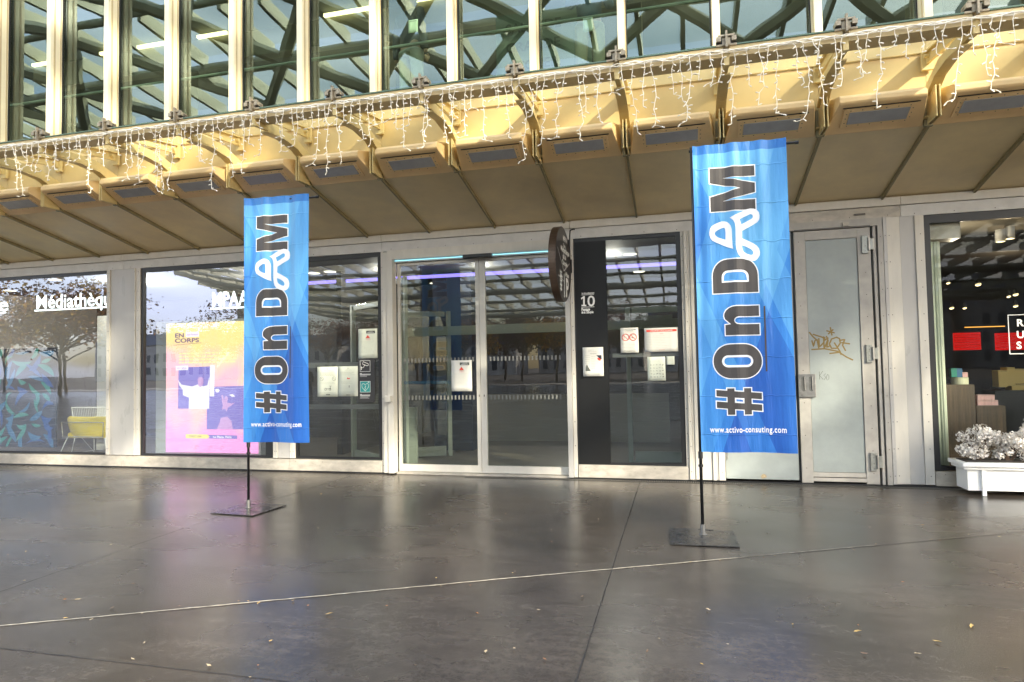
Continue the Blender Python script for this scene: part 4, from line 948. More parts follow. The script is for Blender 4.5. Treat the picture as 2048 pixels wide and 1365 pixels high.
def c_alert(R_, T_, P_, lines, ring):
    R_('ink', .42, .84, .88, .93); T_('letter', 'PLAN', .55, .90, .012, .2); T_('letter', 'VIGIPIRATE', .47, .86, .02, .35)
    P_('red', [(.38, .68), (.62, .68), (.50, .79)]); T_('ink', 'VIGIPIRATE', .39, .655, .014, .24); T_('red', 'ATTENTION', .38, .615, .016, .26)
    lines('inkl', .12, .88, .57, .20, 10, .004)
notice(717, 658, 755, 717, .01, 'white safety notice with red triangle, topmost beside the black camera sign', c_alert)
notice(903, 721, 944, 783, .045, 'white notice with small red triangle taped to the sliding door', c_alert, 'paperw')
def c_cycle(R_, T_, P_, lines, ring):
    lines('ink', .15, .9, .79, .71, 3, .006); ring('ink', .22, .60, .085, .006, True); ring('ink', .82, .60, .085, .006, True)
    lines('inkl', .1, .9, .47, .43, 2, .005); ring('ink', .40, .25, .05, .006); ring('ink', .62, .25, .05, .006); R_('ink', .40, .26, .63, .27); R_('ink', .63, .23, .645, .36)
    R_('ink', .58, .35, .70, .36); lines('inkl', .1, .9, .14, .14, 1, .006); R_('ink', .42, .06, .62, .085); ring('ink', .5, .93, .03, .004); T_('inkl', 'Chers usagers', .32, .865, .012, .36)
notice(635, 734, 676, 794, .01, 'pale green notice with crossed-out circles and bicycle drawing', c_cycle)
def c_dog(R_, T_, P_, lines, ring):
    ring('ink', .5, .93, .03, .004); T_('inkl', 'Information', .34, .87, .012, .34); lines('inkl', .1, .9, .79, .71, 3, .006)
    P_('red', [(.44, .57), (.48, .64), (.52, .60), (.60, .62), (.58, .57)]); lines('inkl', .15, .85, .5, .43, 3, .005); P_('inkl', [(.54, .28), (.57, .28), (.59, .36), (.53, .36)])
    lines('inkl', .1, .9, .14, .14, 1, .006); T_('ink', 'MERCI', .4, .04, .02, .22)
notice(677, 733, 716, 793, .01, 'pale green notice with small red pictogram, right of the bicycle notice', c_dog)
# black pictogram board on the glass
def pictos():
    y = .012; q_ = lambda px, py: at(px, py, y)
    a, b = q_(717, 760).x, q_(750, 760).x; zt, zb = q_(735, 718).z, q_(735, 804).z
    root = MB().box(a, b, y, y+.004, zb, zt).build('pictogram_board', mat('charcoal_board', (.035, .033, .035), .5), None, label='black board with camera pictogram above teal defibrillator heart', cat='sign')
    w, h = b-a, zt-zb; Z = lambda u, v: (a+w*u, zb+h*v)
    def frame(u0, v0, u1, v1, t, mb):
        p, r_ = Z(u0, v0), Z(u1, v1)
        mb.box(p[0], r_[0], y-.0018, y-.001, p[1], p[1]+t).box(p[0], r_[0], y-.0018, y-.001, r_[1]-t, r_[1]).box(p[0], p[0]+t, y-.0018, y-.001, p[1]+t, r_[1]-t).box(r_[0]-t, r_[0], y-.0018, y-.001, p[1]+t, r_[1]-t)
    f = MB(); frame(.10, .70, .72, .96, .005, f); frame(.10, .22, .72, .48, .005, f)
    p, r_ = Z(.10, .22), Z(.72, .48); MB().box(p[0]+.005, r_[0]-.005, y-.0009, y-.0001, p[1]+.005, r_[1]-.005).build('teal_square', mat('teal_print', (.03, .34, .32), .5), root)
    pl_ = lambda pts, r=.004: f.tube([(Z(*p)[0], y-.002, Z(*p)[1]) for p in pts], r, 4)
    pl_([(.26, .90), (.30, .93), (.60, .885), (.62, .85), (.54, .835), (.27, .875), (.26, .90)], .0035); pl_([(.38, .86), (.32, .80), (.20, .79)]); pl_([(.18, .82), (.18, .74)], .005)
    hp_ = [(.41, .25), (.22, .335), (.20, .39), (.26, .425), (.34, .42), (.41, .385), (.48, .42), (.56, .425), (.62, .39), (.60, .335), (.41, .25)]; pl_(hp_, .003)
    pl_([(.45, .37), (.38, .325), (.44, .325), (.38, .285)], .004); pl_([(.56, .455), (.66, .455)], .003); pl_([(.61, .475), (.61, .435)], .003)
    rr = random.Random(2)
    for v0, n in ((.655, 5), (.17, 6)):
        for i in range(n):
            u1 = rr.uniform(.5, .75) if i else .2; p, r_ = Z(.10, v0-i*.018), Z(u1, v0-i*.018+(.010 if i < 3 else .004)); f.box(p[0], r_[0], y-.0018, y-.001, p[1], r_[1])
    f.build('white_pictograms', M['letter'], root)
pictos()
def c_smoke(R_, T_, P_, lines, ring):
    T_('ink', 'INTERDICTION DE FUMER', .12, .91, .025, .76); T_('ink', 'ET DE VAPOTER', .30, .865, .02, .4); ring('red', .29, .62, .19, .018, True); ring('red', .71, .62, .19, .018, True); R_('ink', .62, .59, .74, .61)
    lines('ink', .1, .9, .38, .04, 7, .008)
notice(1241, 656, 1277, 706, .01, 'white notice with two red prohibition circles', c_smoke, 'paperw')
def c_fire(R_, T_, P_, lines, ring):
    R_('red', .06, .84, .94, .93); T_('letter', 'AVIS DE SECURITE INCENDIE', .18, .865, .035, .64); T_('red', 'ARRETE', .45, .74, .02, .1); lines('inkl', .05, .8, .66, .18, 8, .006, .5); lines('red', .42, .6, .08, .08, 1, .008)
notice(1289, 656, 1358, 704, .01, 'wide white fire safety notice with a red header bar', c_fire, 'paperw')
def c_grid(R_, T_, P_, lines, ring):
    rr = random.Random(8); T_('inkl', 'Communication', .3, .82, .014, .4)
    for i in range(5):
        for j in range(5):
            u, v = .2+.16*i, .65-.125*j
            for k in range(3): a = rr.uniform(-.04, .02); b = rr.uniform(-.02, .02); R_('ink', u+a, v+b, u+a+rr.uniform(.015, .05), v+b+rr.uniform(.01, .03))
notice(1295, 714, 1331, 762, .01, 'cream sheet with a grid of tiny drawings under the window bar', c_grid)
def c_blank(R_, T_, P_, lines, ring): pass
notice(1333, 713, 1349, 730, .01, 'small square pale sticker right of the drawings sheet', c_blank, 'paper', cat='sticker', name='square_sticker')
def c_tarif(R_, T_, P_, lines, ring):
    lines('inkl', .28, .75, .90, .86, 2, .008); T_('ink', 'Horaires', .37, .77, .022, .3); lines('inkl', .1, .38, .71, .45, 5, .008); lines('inkl', .42, .62, .67, .27, 8, .008)
    P_('ink', [(.12, .18), (.38, .18), (.26, .32), (.20, .42), (.14, .33)]); P_('darkblue', [(.66, .72), (.92, .72), (.92, .56), (.80, .62)]); P_('red', [(.70, .62), (.80, .64), (.88, .58), (.86, .52), (.74, .56)])
bd = notice(1166, 695, 1207, 753, -.03, 'framed white timetable sheet fixed to the black panel', c_tarif, 'paperw', thick=.012, curl=.0002)

# ================================================================== string lights
def garland(x0, x1, label, seed):
    rr = random.Random(seed)
    root = empty('icicle_string_lights', ((x0+x1)/2, -2.73, 4.2), label, 'string lights', 'icicle string lights along the canopy edge')
    m = MB(); pts = []; n = int((x1-x0)/.08)
    for k in range(3):
        pts = [(x0+(x1-x0)*i/n, -2.722+rr.uniform(-.006, .006)-.006*k, 4.285+.012*math.sin(i*1.3+k*2)+rr.uniform(-.006, .006)-.006*k) for i in range(n+1)]
        m.tube(pts, .005 if k else .008, 5)
    m.build('main_cable', M['cord'], root)
    x = x0+.03
    while x < x1-.02:
        L = rr.choice((.12, .22, .30, .38, .46, .55, .66))*rr.uniform(.8, 1.12)
        m = MB(); p = Vector((x, -2.735, 4.28)); ps = [p.copy()]; side = rr.choice((-1, 1)); seg = 0
        dx = 0
        bulbs = []
        while 4.28-p.z < L:
            st = rr.uniform(.045, .065); p = p+Vector((rr.uniform(-.014, .014)+(.03*rr.choice((-1, 1)) if rr.random() < .10 else 0), rr.uniform(-.008, .008), -st)); ps.append(p.copy())
            side = -side if rr.random() < .75 else side; bulbs.append((p.copy(), side))
        if rr.random() < .5:
            d = Vector((rr.choice((-1, 1))*.05, 0, -.015)); ps += [p+d*.5, p+d]; bulbs.append((p+d, 1 if d.x > 0 else -1))
        m.tube(ps, .0026, 4)
        # a second twisted wire
        m.tube([q_+Vector((.004*math.cos(i*2), .004*math.sin(i*2), 0)) for i, q_ in enumerate(ps)], .0020, 4)
        for q_, s_ in bulbs:
            dv = Vector((s_*rr.uniform(.6, 1), rr.uniform(-.3, .3), rr.uniform(-.9, .35))).normalized(); L2 = rr.uniform(.028, .040)
            m.tube([q_, q_+dv*.012, q_+dv*.013, q_+dv*(L2)], [.0028, .003, .0062, .0045], 5)
        m.build('light_strand', M['cord'], root)
        x += rr.uniform(.058, .115)
garland(-10.9, -7.2, 'white icicle string lights on the leftmost stretch of canopy edge', 1)
garland(-7.2, -4.1, 'white icicle string lights above the pink screen and left banner', 2)
garland(-4.1, -1.2, 'white icicle string lights above the sliding doors', 3)
garland(-1.2, 1.7, 'white icicle string lights above the black panel and right banner', 4)
garland(1.7, 4.8, 'white icicle string lights at the right end above planter', 5)
# ================================================================== planter with blossoms
def planter():
    x0, x1, y0, y1 = 3.0, 5.3, -.50, -.14
    root = empty('planter_box', ((x0+x1)/2, (y0+y1)/2, 0), 'white wooden planter box with moulded rim under the shop window', 'planter')
    MB().box(x0+.05, x1-.05, y0+.03, y1-.03, .055, .30).build('box', M['whitep'], root, bevel=.004)
    MB().box(x0+.01, x1-.01, y0-.005, y1+.005, .285, .315).box(x0-.012, x1+.012, y0-.03, y1+.03, .318, .365).build('rim', M['whitep'], root, bevel=.010)
    for x in (3.20, 4.2, 5.1): MB().box(x-.02, x+.02, y0+.0, y0+.028, .002, .284).build('foot', M['whitep'], root, bevel=.003)
    MB().box(x0+.05, x1-.05, y0+.04, y1-.04, .355, .372).build('soil', mat('soil', (.03, .025, .02), .9, noise=.4, nscale=30), root)
pl_ = planter()
M['petal'] = mat('white_petal', (.80, .76, .70), .6, noise=.06, nscale=30); M['petal2'] = mat('grey_petal', (.70, .66, .63), .6); M['stem'] = mat('brown_stem', (.10, .065, .045), .8)
def blossom_bush(cx, cy, h, w, seed, label):
    rr = random.Random(seed); root = empty('blossom_bush', (cx, cy, .37), label, 'plant', 'blossoming branches in the planter')
    st = MB(); pt = MB(); heads = []
    for i in range(9):
        a = rr.uniform(0, 6.28); k = rr.uniform(.15, 1); e = Vector((cx+w*k*math.cos(a), cy+.13*k*math.sin(a), .37+h*rr.uniform(.35, 1)*(1-.35*k)))
        st.tube([(cx+rr.uniform(-.03, .03), cy, .36), Vector((cx, cy, .37)).lerp(e, .5)+Vector((rr.uniform(-.03, .03), 0, .02)), e], [.006, .005, .003], 5); heads.append((e, rr.uniform(.05, .085)))
        for _ in range(3):
            q_ = e+Vector((rr.uniform(-.09, .09), rr.uniform(-.05, .05), rr.uniform(-.12, .05))); q_.z = max(q_.z, .42); st.tube([Vector((cx, cy, .37)).lerp(e, .6), q_], [.004, .002], 4); heads.append((q_, rr.uniform(.035, .065)))
    for c, r in heads:
        for _ in range(int(40*r/.06)):
            d = Vector((rr.gauss(0, 1), rr.gauss(0, 1), rr.gauss(0, 1))).normalized(); p = c+d*r*rr.uniform(.55, 1); q_ = (d+Vector((rr.uniform(-.6, .6), rr.uniform(-.6, .6), rr.uniform(-.6, .6)))).to_track_quat('Z', 'Y').to_matrix(); s_ = rr.uniform(.009, .016)
            pt.cur = 0 if rr.random() < .75 else 1
            n_ = 5
            for k in range(n_):
                a = 2*math.pi*k/n_; b_ = a+.55; c_ = a-.55
                pt.add([p, p+q_@Vector((s_*.8*math.cos(c_), s_*.8*math.sin(c_), .3*s_)), p+q_@Vector((s_*1.25*math.cos(a), s_*1.25*math.sin(a), .45*s_)), p+q_@Vector((s_*.8*math.cos(b_), s_*.8*math.sin(b_), .3*s_))], [(0, 1, 2, 3)])
    st.build('stem', M['stem'], root); pt.build('blossom', [M['petal'], M['petal2']], root)
blossom_bush(3.22, -.32, .42, .17, 1, 'leftmost clump of white blossom at the planter end')
blossom_bush(3.52, -.32, .32, .15, 2, 'lower clump of white blossom beside the leftmost one')
blossom_bush(3.80, -.32, .54, .15, 3, 'tallest clump of white blossom at right picture edge')
blossom_bush(4.25, -.32, .36, .20, 4, 'clump of white blossom beyond the tallest one'); blossom_bush(4.75, -.32, .34, .22, 5, 'clump of white blossom at far right planter end')

# ================================================================== boutique behind the right window
bx('shop_ceiling', 'beigewall', 2.52, XR, .07, 1.7, 3.25, 3.35)
bx('shop_ceiling', 'dark', 2.52, XR, 1.7, 9.4, 3.0, 3.4); bx('shop_dark_wall', 'dark', 2.52, XR, 5.5, 5.6, .006, 3.0)
bx('shop_bulkhead', 'plinth', 2.89, at(1906, 460, .3).x, .09, .35, at(1880, 484, .3).z, 3.24)
cw = mat('pale_curtain', (.62, .66, .54), .7); mb = MB(); x = 2.93
while x < 3.09: mb.tube([(x, .14+.01*math.sin(x*90), .22), (x, .14+.01*math.sin(x*90), 2.93)], .016, 6); x += .022
mb.build('curtain', cw, B, smooth=True)
def block(px0, px1, pt, y, d, label, **k):
    a, b = at(px0, 850, y).x, at(px1, 850, y).x; z = at((px0+px1)/2, pt, y).z
    MB().box(a, b, y, y+d, .006, z).build('wooden_plinth', M['wood'], None, label=label, cat='display stand', group='wooden display stands', bevel=.004); return z
z1 = block(1888, 1953, 770, .75, .45, 'taller wooden display block with gift boxes on top'); z2 = block(1954, 2013, 812, .75, .5, 'lower wooden display block with pink boxes on top')
def gbox(px0, px1, py0, py1, y, d, col, label, group=None, name='gift_box'):
    a, b = at(px0, py1, y), at(px1, py0, y); key = 'g%s' % (col,)
    if key not in M: M[key] = mat('box_card', col, .5)
    o = MB().box(a.x, b.x-.002, y, y+d, a.z, b.z-.001).build(name, M[key], None, label=label, cat='box', group=group, bevel=.003)
    lid = MB().box(a.x+.002, b.x-.004, y-.0015, y, b.z-.014, b.z-.011).build('lid_seam', M['ink'], o); return o
gbox(1903, 1914, 737, 755, .86, .08, (.02, .22, .17), 'green cube gift box on the cream drum'); gbox(1914.2, 1925, 737, 755, .86, .08, (.03, .12, .26), 'dark blue gift box beside the green one'); gbox(1925.2, 1936, 745, 755, .86, .07, (.72, .42, .42), 'small pink gift box beside the blue one')
c = at(1921, 769, .9); t_ = at(1921, 755.5, .9); MB().cyl((c.x, .92, c.z), (c.x, .92, t_.z), .095, 24).build('round_box', mat('cream_card', (.62, .62, .45), .5), None, label='round cream box under the coloured cubes', cat='box')
for r_, (py0, py1, n, xs) in enumerate(((800.5, 811.5, 6, 1955.5), (790, 800.2, 5, 1955.5))):
    for i in range(n):
        gbox(xs+i*6.9, xs+(i+1)*6.9-.2, py0, py1, .84+.0*r_, .08, (.78, .48, .46), 'pink gift box in the two-row stack on lower wooden block', 'stacked pink gift boxes', 'pink_box')
for i, (a, b, c_, d) in enumerate(((1998, 2014, 741, 775), (2015, 2030, 735, 772), (2031, 2052, 738, 768), (2024, 2052, 769, 781))):
    gbox(a, b, c_, d, 2.2, .2, (.62, .44, .14), ['gold carton at the left of the gold group', 'tallest gold carton in the middle of the gold group', 'gold carton cut by the picture edge', 'flat gold carton in front of the others'][i], None, 'gold_carton')
p0 = at(1990, 782, 2.15); MB().box(p0.x, p0.x+2.2, 2.15, 2.6, .006, p0.z).build('display_table', M['dark'], None, label='dark display table carrying gold cartons', cat='table')
for i, (a, b) in enumerate(((1910, 1961), (1994, 2060))):
    p, q_ = at(a, 701, 3.2), at(b, 665, 3.2); o = MB().box(p.x, q_.x, 3.2, 3.26, p.z, q_.z).build('red_light_panel', M['redlit'], None, label=['glowing red panel nearer the curtain', 'glowing red panel at right picture edge'][i], cat='light panel', group='glowing red panels')
    mb = MB()
    for k in range(1, 7): zz_ = p.z+(q_.z-p.z)*k/7; mb.box(p.x, q_.x, 3.195, 3.199, zz_, zz_+.006)
    mb.build('slat', mat('dark_red', (.12, .005, .005), .5), o)
p, q_ = at(1930, 656, 3.1), at(2010, 652, 3.1); bx('amber_shelf_light', 'amber', p.x, q_.x, 3.1, 3.12, p.z, q_.z)
for i, (px, py) in enumerate(((2001, 484), (2020, 478))):
    p = at(px, py, 1.1); o = MB().cyl((p.x, p.y, p.z), (p.x, p.y, p.z+.16), .055, 18).build('ceiling_spotlight', M['white'], None, label=['white cylinder spotlight on the left of the pair', 'white cylinder spotlight on the right of the pair'][i], cat='spotlight', group='white ceiling spotlights')
    MB().disc((p.x, p.y, p.z-.002), (0, 0, -1), .045, 18).build('lamp_face', M['lamp'], o)
for px, py, r in ((1956, 570, .045), (1896, 567, .03), (2017, 594, .03), (2031, 590, .04), (1903, 617, .035), (1929, 617, .03), (2031, 613, .035)):
    p = at(px, py, 3.6); o = MB().tube([(p.x, p.y, p.z+.10), (p.x, p.y, p.z+.05), (p.x, p.y, p.z)], [.01, r*.8, r], 12).build('pendant_lamp', M['dark'], None, label='small warm pendant lamp glowing in the dark shop', cat='lamp', group='warm pendant lamps')
    MB().disc((p.x, p.y-.01, p.z), (.0, -.55, -1), r*.95, 12).build('lamp_face', M['lamp'], o)
# framed initials on the glass
y = .02; p, q_ = at(2019, 709, y), at(2019, 630, y); fb = MB(); X1 = p.x+.52
fb.box(p.x, p.x+.008, y-.001, y, p.z, q_.z).box(X1-.008, X1, y-.001, y, p.z, q_.z).box(p.x+.008, X1-.008, y-.001, y, p.z, p.z+.008).box(p.x+.008, X1-.008, y-.001, y, q_.z-.008, q_.z)
for ch, py in (('R', 653), ('U', 676.5), ('S', 698)): a = at(2033, py, y); put2d(fb, text2d(ch, .115, .003), a.x, y-.001, a.z)
fb.build('window_logo', M['letter'], None, label='white framed letters R U S on the right shop window', cat='lettering')

# ================================================================== people
def skin_person(name, joints, edges, radii, m, parent, loc):
    me = bpy.data.meshes.new(name); me.from_pydata([tuple(Vector(j)) for j in joints], edges, []); me.materials.append(m)
    o = bpy.data.objects.new(name, me); COL.objects.link(o); o.parent = parent; o.location = loc
    s = o.modifiers.new('skin', 'SKIN'); s.use_smooth_shade = True
    for i, r in enumerate(radii): me.skin_vertices[0].data[i].radius = (r[0], r[1]) if isinstance(r, tuple) else (r, r)
    me.skin_vertices[0].data[0].use_root = True
    ss = o.modifiers.new('sub', 'SUBSURF'); ss.levels = 2; ss.render_levels = 2
    return o
M['skin'] = mat('skin', (.42, .26, .19), .55)
def person(x, y, z, rot, label, topc, legc, hair=(.03, .02, .015), arms='down', stride=0., scale=1.):
    root = empty('person', (x, y, z), label, 'person'); root.rotation_euler = (0, 0, R(rot)); root.scale = (scale,)*3
    tm = mat('jacket', topc, .8, noise=.1, nscale=20); lm = mat('trousers', legc, .8, noise=.08, nscale=20); hm = mat('hair', hair, .6); sm = mat('shoes', (.03, .03, .03), .5)
    # front of the body faces -y
    s = stride
    hd = {'down': ((-.27, 0, .82), (.27, 0, .82), (-.24, .03, 1.10), (.24, .03, 1.10)), 'hold': ((-.10, -.30, 1.22), (.10, -.30, 1.24), (-.26, -.04, 1.12), (.26, -.04, 1.12))}[arms]
    J = [(0, 0, .95), (0, .01, 1.12), (0, 0, 1.32), (0, 0, 1.44), (0, -.005, 1.52), (0, -.012, 1.60), (0, -.01, 1.69), (0, -.005, 1.745),
         (-.17, .01, 1.40), hd[2], hd[0], (.17, .01, 1.40), hd[3], hd[1],
         (-.10, 0, .88), (-.11, -s*.5, .48), (-.12, -s+.02 if s else .02, .09), (-.12, -s-.15, .04), (.10, 0, .88), (.11, s*.3, .48), (.12, s+.05, .09), (.12, s-.10, .04)]
    E_ = [(0, 1), (1, 2), (2, 3), (3, 4), (4, 5), (5, 6), (6, 7), (2, 8), (8, 9), (9, 10), (2, 11), (11, 12), (12, 13), (0, 14), (14, 15), (15, 16), (16, 17), (0, 18), (18, 19), (19, 20), (20, 21)]
    Rr = [(.14, .10), (.13, .095), (.15, .10), (.09, .07), .052, (.072, .085), (.08, .095), (.05, .06), .058, .043, .028, .058, .043, .028, .085, .058, .038, .035, .085, .058, .038, .035]
    skin_person('body', J, E_, Rr, M['skin'], root, (0, 0, 0))
    skin_person('jacket', [(0, 0, .92), (0, .01, 1.12), (0, 0, 1.33), (0, 0, 1.44), (-.18, .01, 1.405), hd[2], tuple(Vector(hd[2]).lerp(Vector(hd[0]), .88)), (.18, .01, 1.405), hd[3], tuple(Vector(hd[3]).lerp(Vector(hd[1]), .88))],
                [(0, 1), (1, 2), (2, 3), (2, 4), (4, 5), (5, 6), (2, 7), (7, 8), (8, 9)], [(.175, .13), (.165, .125), (.175, .125), (.085, .075), .078, .062, .048, .078, .062, .048], tm, root, (0, 0, 0))
    skin_person('trousers', [(0, 0, .96), (-.10, 0, .86), (-.11, -s*.5, .48), (-.12, -s+.02 if s else .02, .12), (.10, 0, .86), (.11, s*.3, .48), (.12, s+.05, .12)], [(0, 1), (1, 2), (2, 3), (0, 4), (4, 5), (5, 6)],
                [(.155, .12), .105, .08, .065, .105, .08, .065], lm, root, (0, 0, 0))
    for sx, yy in ((-.12, -s-.04), (.12, s)): skin_person('shoe', [(sx, yy+.05, .06), (sx, yy-.06, .045), (sx, yy-.15, .035)], [(0, 1), (1, 2)], [.05, .045, .035], sm, root, (0, 0, 0))
    skin_person('hair', [(0, .035, 1.62), (0, .02, 1.71), (0, -.01, 1.765)], [(0, 1), (1, 2)], [(.075, .07), (.092, .095), (.06, .07)], hm, root, (0, 0, 0))
    f = MB()
    for sx in (-.03, .03): f.tube([(sx-.012, -.104, 1.655), (sx+.012, -.104, 1.655)], .006, 6)
    f.build('eyes', sm, root, loc=WL[root.name]*0).location = (0, 0, 0)
    f = MB().tube([(0, -.098, 1.66), (0, -.122, 1.625), (0, -.105, 1.615)], [.008, .015, .008], 8); f.build('nose', M['skin'], root, loc=(0, 0, 0)).location = (0, 0, 0)
    f = MB().tube([(-.025, -.096, 1.585), (0, -.103, 1.583), (.025, -.096, 1.585)], .006, 6); f.build('mouth', mat('lips', (.32, .12, .10), .5), root, loc=(0, 0, 0)).location = (0, 0, 0)
    for sx in (-1, 1):      # fingers: five short tapered chains per hand
        h_ = Vector(hd[0] if sx < 0 else hd[1]); e_ = Vector(hd[2] if sx < 0 else hd[3]); d = (h_-e_).normalized(); f = MB(); lat = Vector((0, 1, 0)) if arms == 'down' else Vector((1, 0, 0))
        for k, L in enumerate((.075, .085, .08, .065)):
            b0 = h_+d*.03+lat*(k-1.5)*.018; f.tube([b0, b0+d*L*.5+Vector((-sx*.004, 0, 0)), b0+d*L*.85+Vector((-sx*.02, 0, -.006))], [.010, .009, .006], 6)
        f.tube([h_-lat*.025, h_-lat*.05+d*.03, h_-lat*.045+d*.06], [.012, .011, .008], 6)
        f.build('fingers', M['skin'], root, loc=(0, 0, 0), smooth=True).location = (0, 0, 0)
    return root
P1 = at(822, 96, -.75); person(P1.x, -.75, P1.z-.97, 160, 'person upstairs in light trousers and dark top behind the green glass', (.05, .05, .06), (.42, .42, .36))
P2 = at(1180, 95, -.75); person(P2.x, -.75, P1.z-.97, 15, 'person upstairs in navy jacket holding sheets by the window', (.05, .08, .13), (.40, .36, .26), arms='hold')
bx('upper_carpet', 'dark', XL, XR, GY+.08, 5.4, 4.851, 4.855)
def c_up(R_, T_, P_, lines, ring): lines('ink', .1, .9, .92, .85, 3, .015); lines('inkl', .1, .8, .2, .08, 3, .015)
notice(817, 40, 836, 66, GY+.03, 'pale sheet taped inside upper window near light-trousered person', c_up, 'paper', cat='notice'); notice(1166, 36, 1186, 64, GY+.03, 'pale sheet taped inside upper window near navy-jacketed person', c_up, 'paper', cat='notice')
# walkers out on the plaza, behind the camera (seen mirrored in the window)
person(-17.5, -17.0, 0, 60, 'person in dark coat walking across the plaza opposite the windows', (.02, .02, .025), (.03, .03, .04), stride=.22)
person(-21.0, -25.0, 0, -40, 'person in black jacket striding past the trees', (.03, .03, .03), (.05, .05, .07), stride=.28)

# ================================================================== big louvred canopy over the plaza
M['tubem'] = mat('canopy_beam', (.46, .46, .36), .5, noise=.1, nscale=.5)
def panel_mat():
    m = bpy.data.materials.new('frosted_louvre_glass'); m.use_nodes = True; n = m.node_tree; n.nodes.clear()
    o = n.nodes.new('ShaderNodeOutputMaterial'); a = n.nodes.new('ShaderNodeMixShader'); t = n.nodes.new('ShaderNodeBsdfTransparent'); t.inputs[0].default_value = (.95, .95, .88, 1)
    l = n.nodes.new('ShaderNodeBsdfTranslucent'); l.inputs[0].default_value = (.80, .80, .66, 1); d = n.nodes.new('ShaderNodeBsdfDiffuse'); d.inputs[0].default_value = (.62, .60, .46, 1); b = n.nodes.new('ShaderNodeMixShader'); b.inputs[0].default_value = .4
    a.inputs[0].default_value = .22
    n.links.new(l.outputs[0], b.inputs[1]); n.links.new(d.outputs[0], b.inputs[2]); n.links.new(t.outputs[0], a.inputs[1]); n.links.new(b.outputs[0], a.inputs[2]); n.links.new(a.outputs[0], o.inputs[0]); return m
M['louvre'] = panel_mat()
CR = empty('plaza_canopy', (0, -30, 0), 'vast curved beige louvred glass canopy roof spanning the plaza', 'canopy')
def zc_(y, x):
    t = max(0., min(1., (50+y)/38)); z = 6.6+7.4*t**1.15
    if x < -28: z += ((-28-x)/9)**1.5*1.2
    return z
def XLm(y): return -44+.0*y
CX0, CX1 = -46, 27
ys = [-51.5+i*3.0 for i in range(15)]
def xr(y): return CX1
for i, y in enumerate(ys):
    xs = [CX0+k*2. for k in range(int((xr(y)-CX0)/2)+1)]
    MB().tube([(x, y, zc_(y, x)) for x in xs], .13 if i % 3 else .26, 8).build('cross_beam', M['tubem'], CR, smooth=True)
for i in range(len(ys)-1):
    y0, y1 = ys[i], ys[i+1]; mb = MB(); ds = MB(); x = CX0
    while x < xr(y1)-.1:
        xa, xb = x+.05, x+1.45
        mb.add([(xa, y0+.1, zc_(y0, xa)+.55), (xb, y0+.1, zc_(y0, xb)+.55), (xb, y1+.15, zc_(y1, xb)+.05), (xa, y1+.15, zc_(y1, xa)+.05)], [(0, 1, 2, 3)])
        ds.add([(x, y0, zc_(y0, x)+.62), (x, y1, zc_(y1, x)+.12), (x, y1, zc_(y1, x)-.30), (x, y0, zc_(y0, x)+.10)], [(0, 1, 2, 3)])
        x += 1.5
    p_ = mb.build('louvre_row', M['louvre'], CR); o_ = ds.build('divider', M['tubem'], p_); s_ = o_.modifiers.new('s', 'SOLIDIFY'); s_.thickness = .14; s_.offset = 0
for k in range(-6, 9):      # diamond lattice beams over the near half
    for sg in (-1, 1):
        pts = []; 
        for j in range(15):
            y = -30+j*1.5; x = k*4.6+sg*(y+20)*.95
            if CX0 < x < xr(y): pts.append((x, y, zc_(y, x)-.28))
        if len(pts) > 3: MB().tube(pts, .23, 6).build('lattice_beam', M['tubem'], CR)
MB().tube([(x, -50.3, zc_(-50, x)-.1) for x in range(CX0, CX1+1, 3)], .26, 8).build('edge_girder', M['tubem'], CR)
for x, y in ((-43, -48), (26, -48), (26, -14), (-43, -10)): MB().tube([(x, y, -.05), (x, y, zc_(y, x))], .35, 12).build('column', M['tubem'], CR)

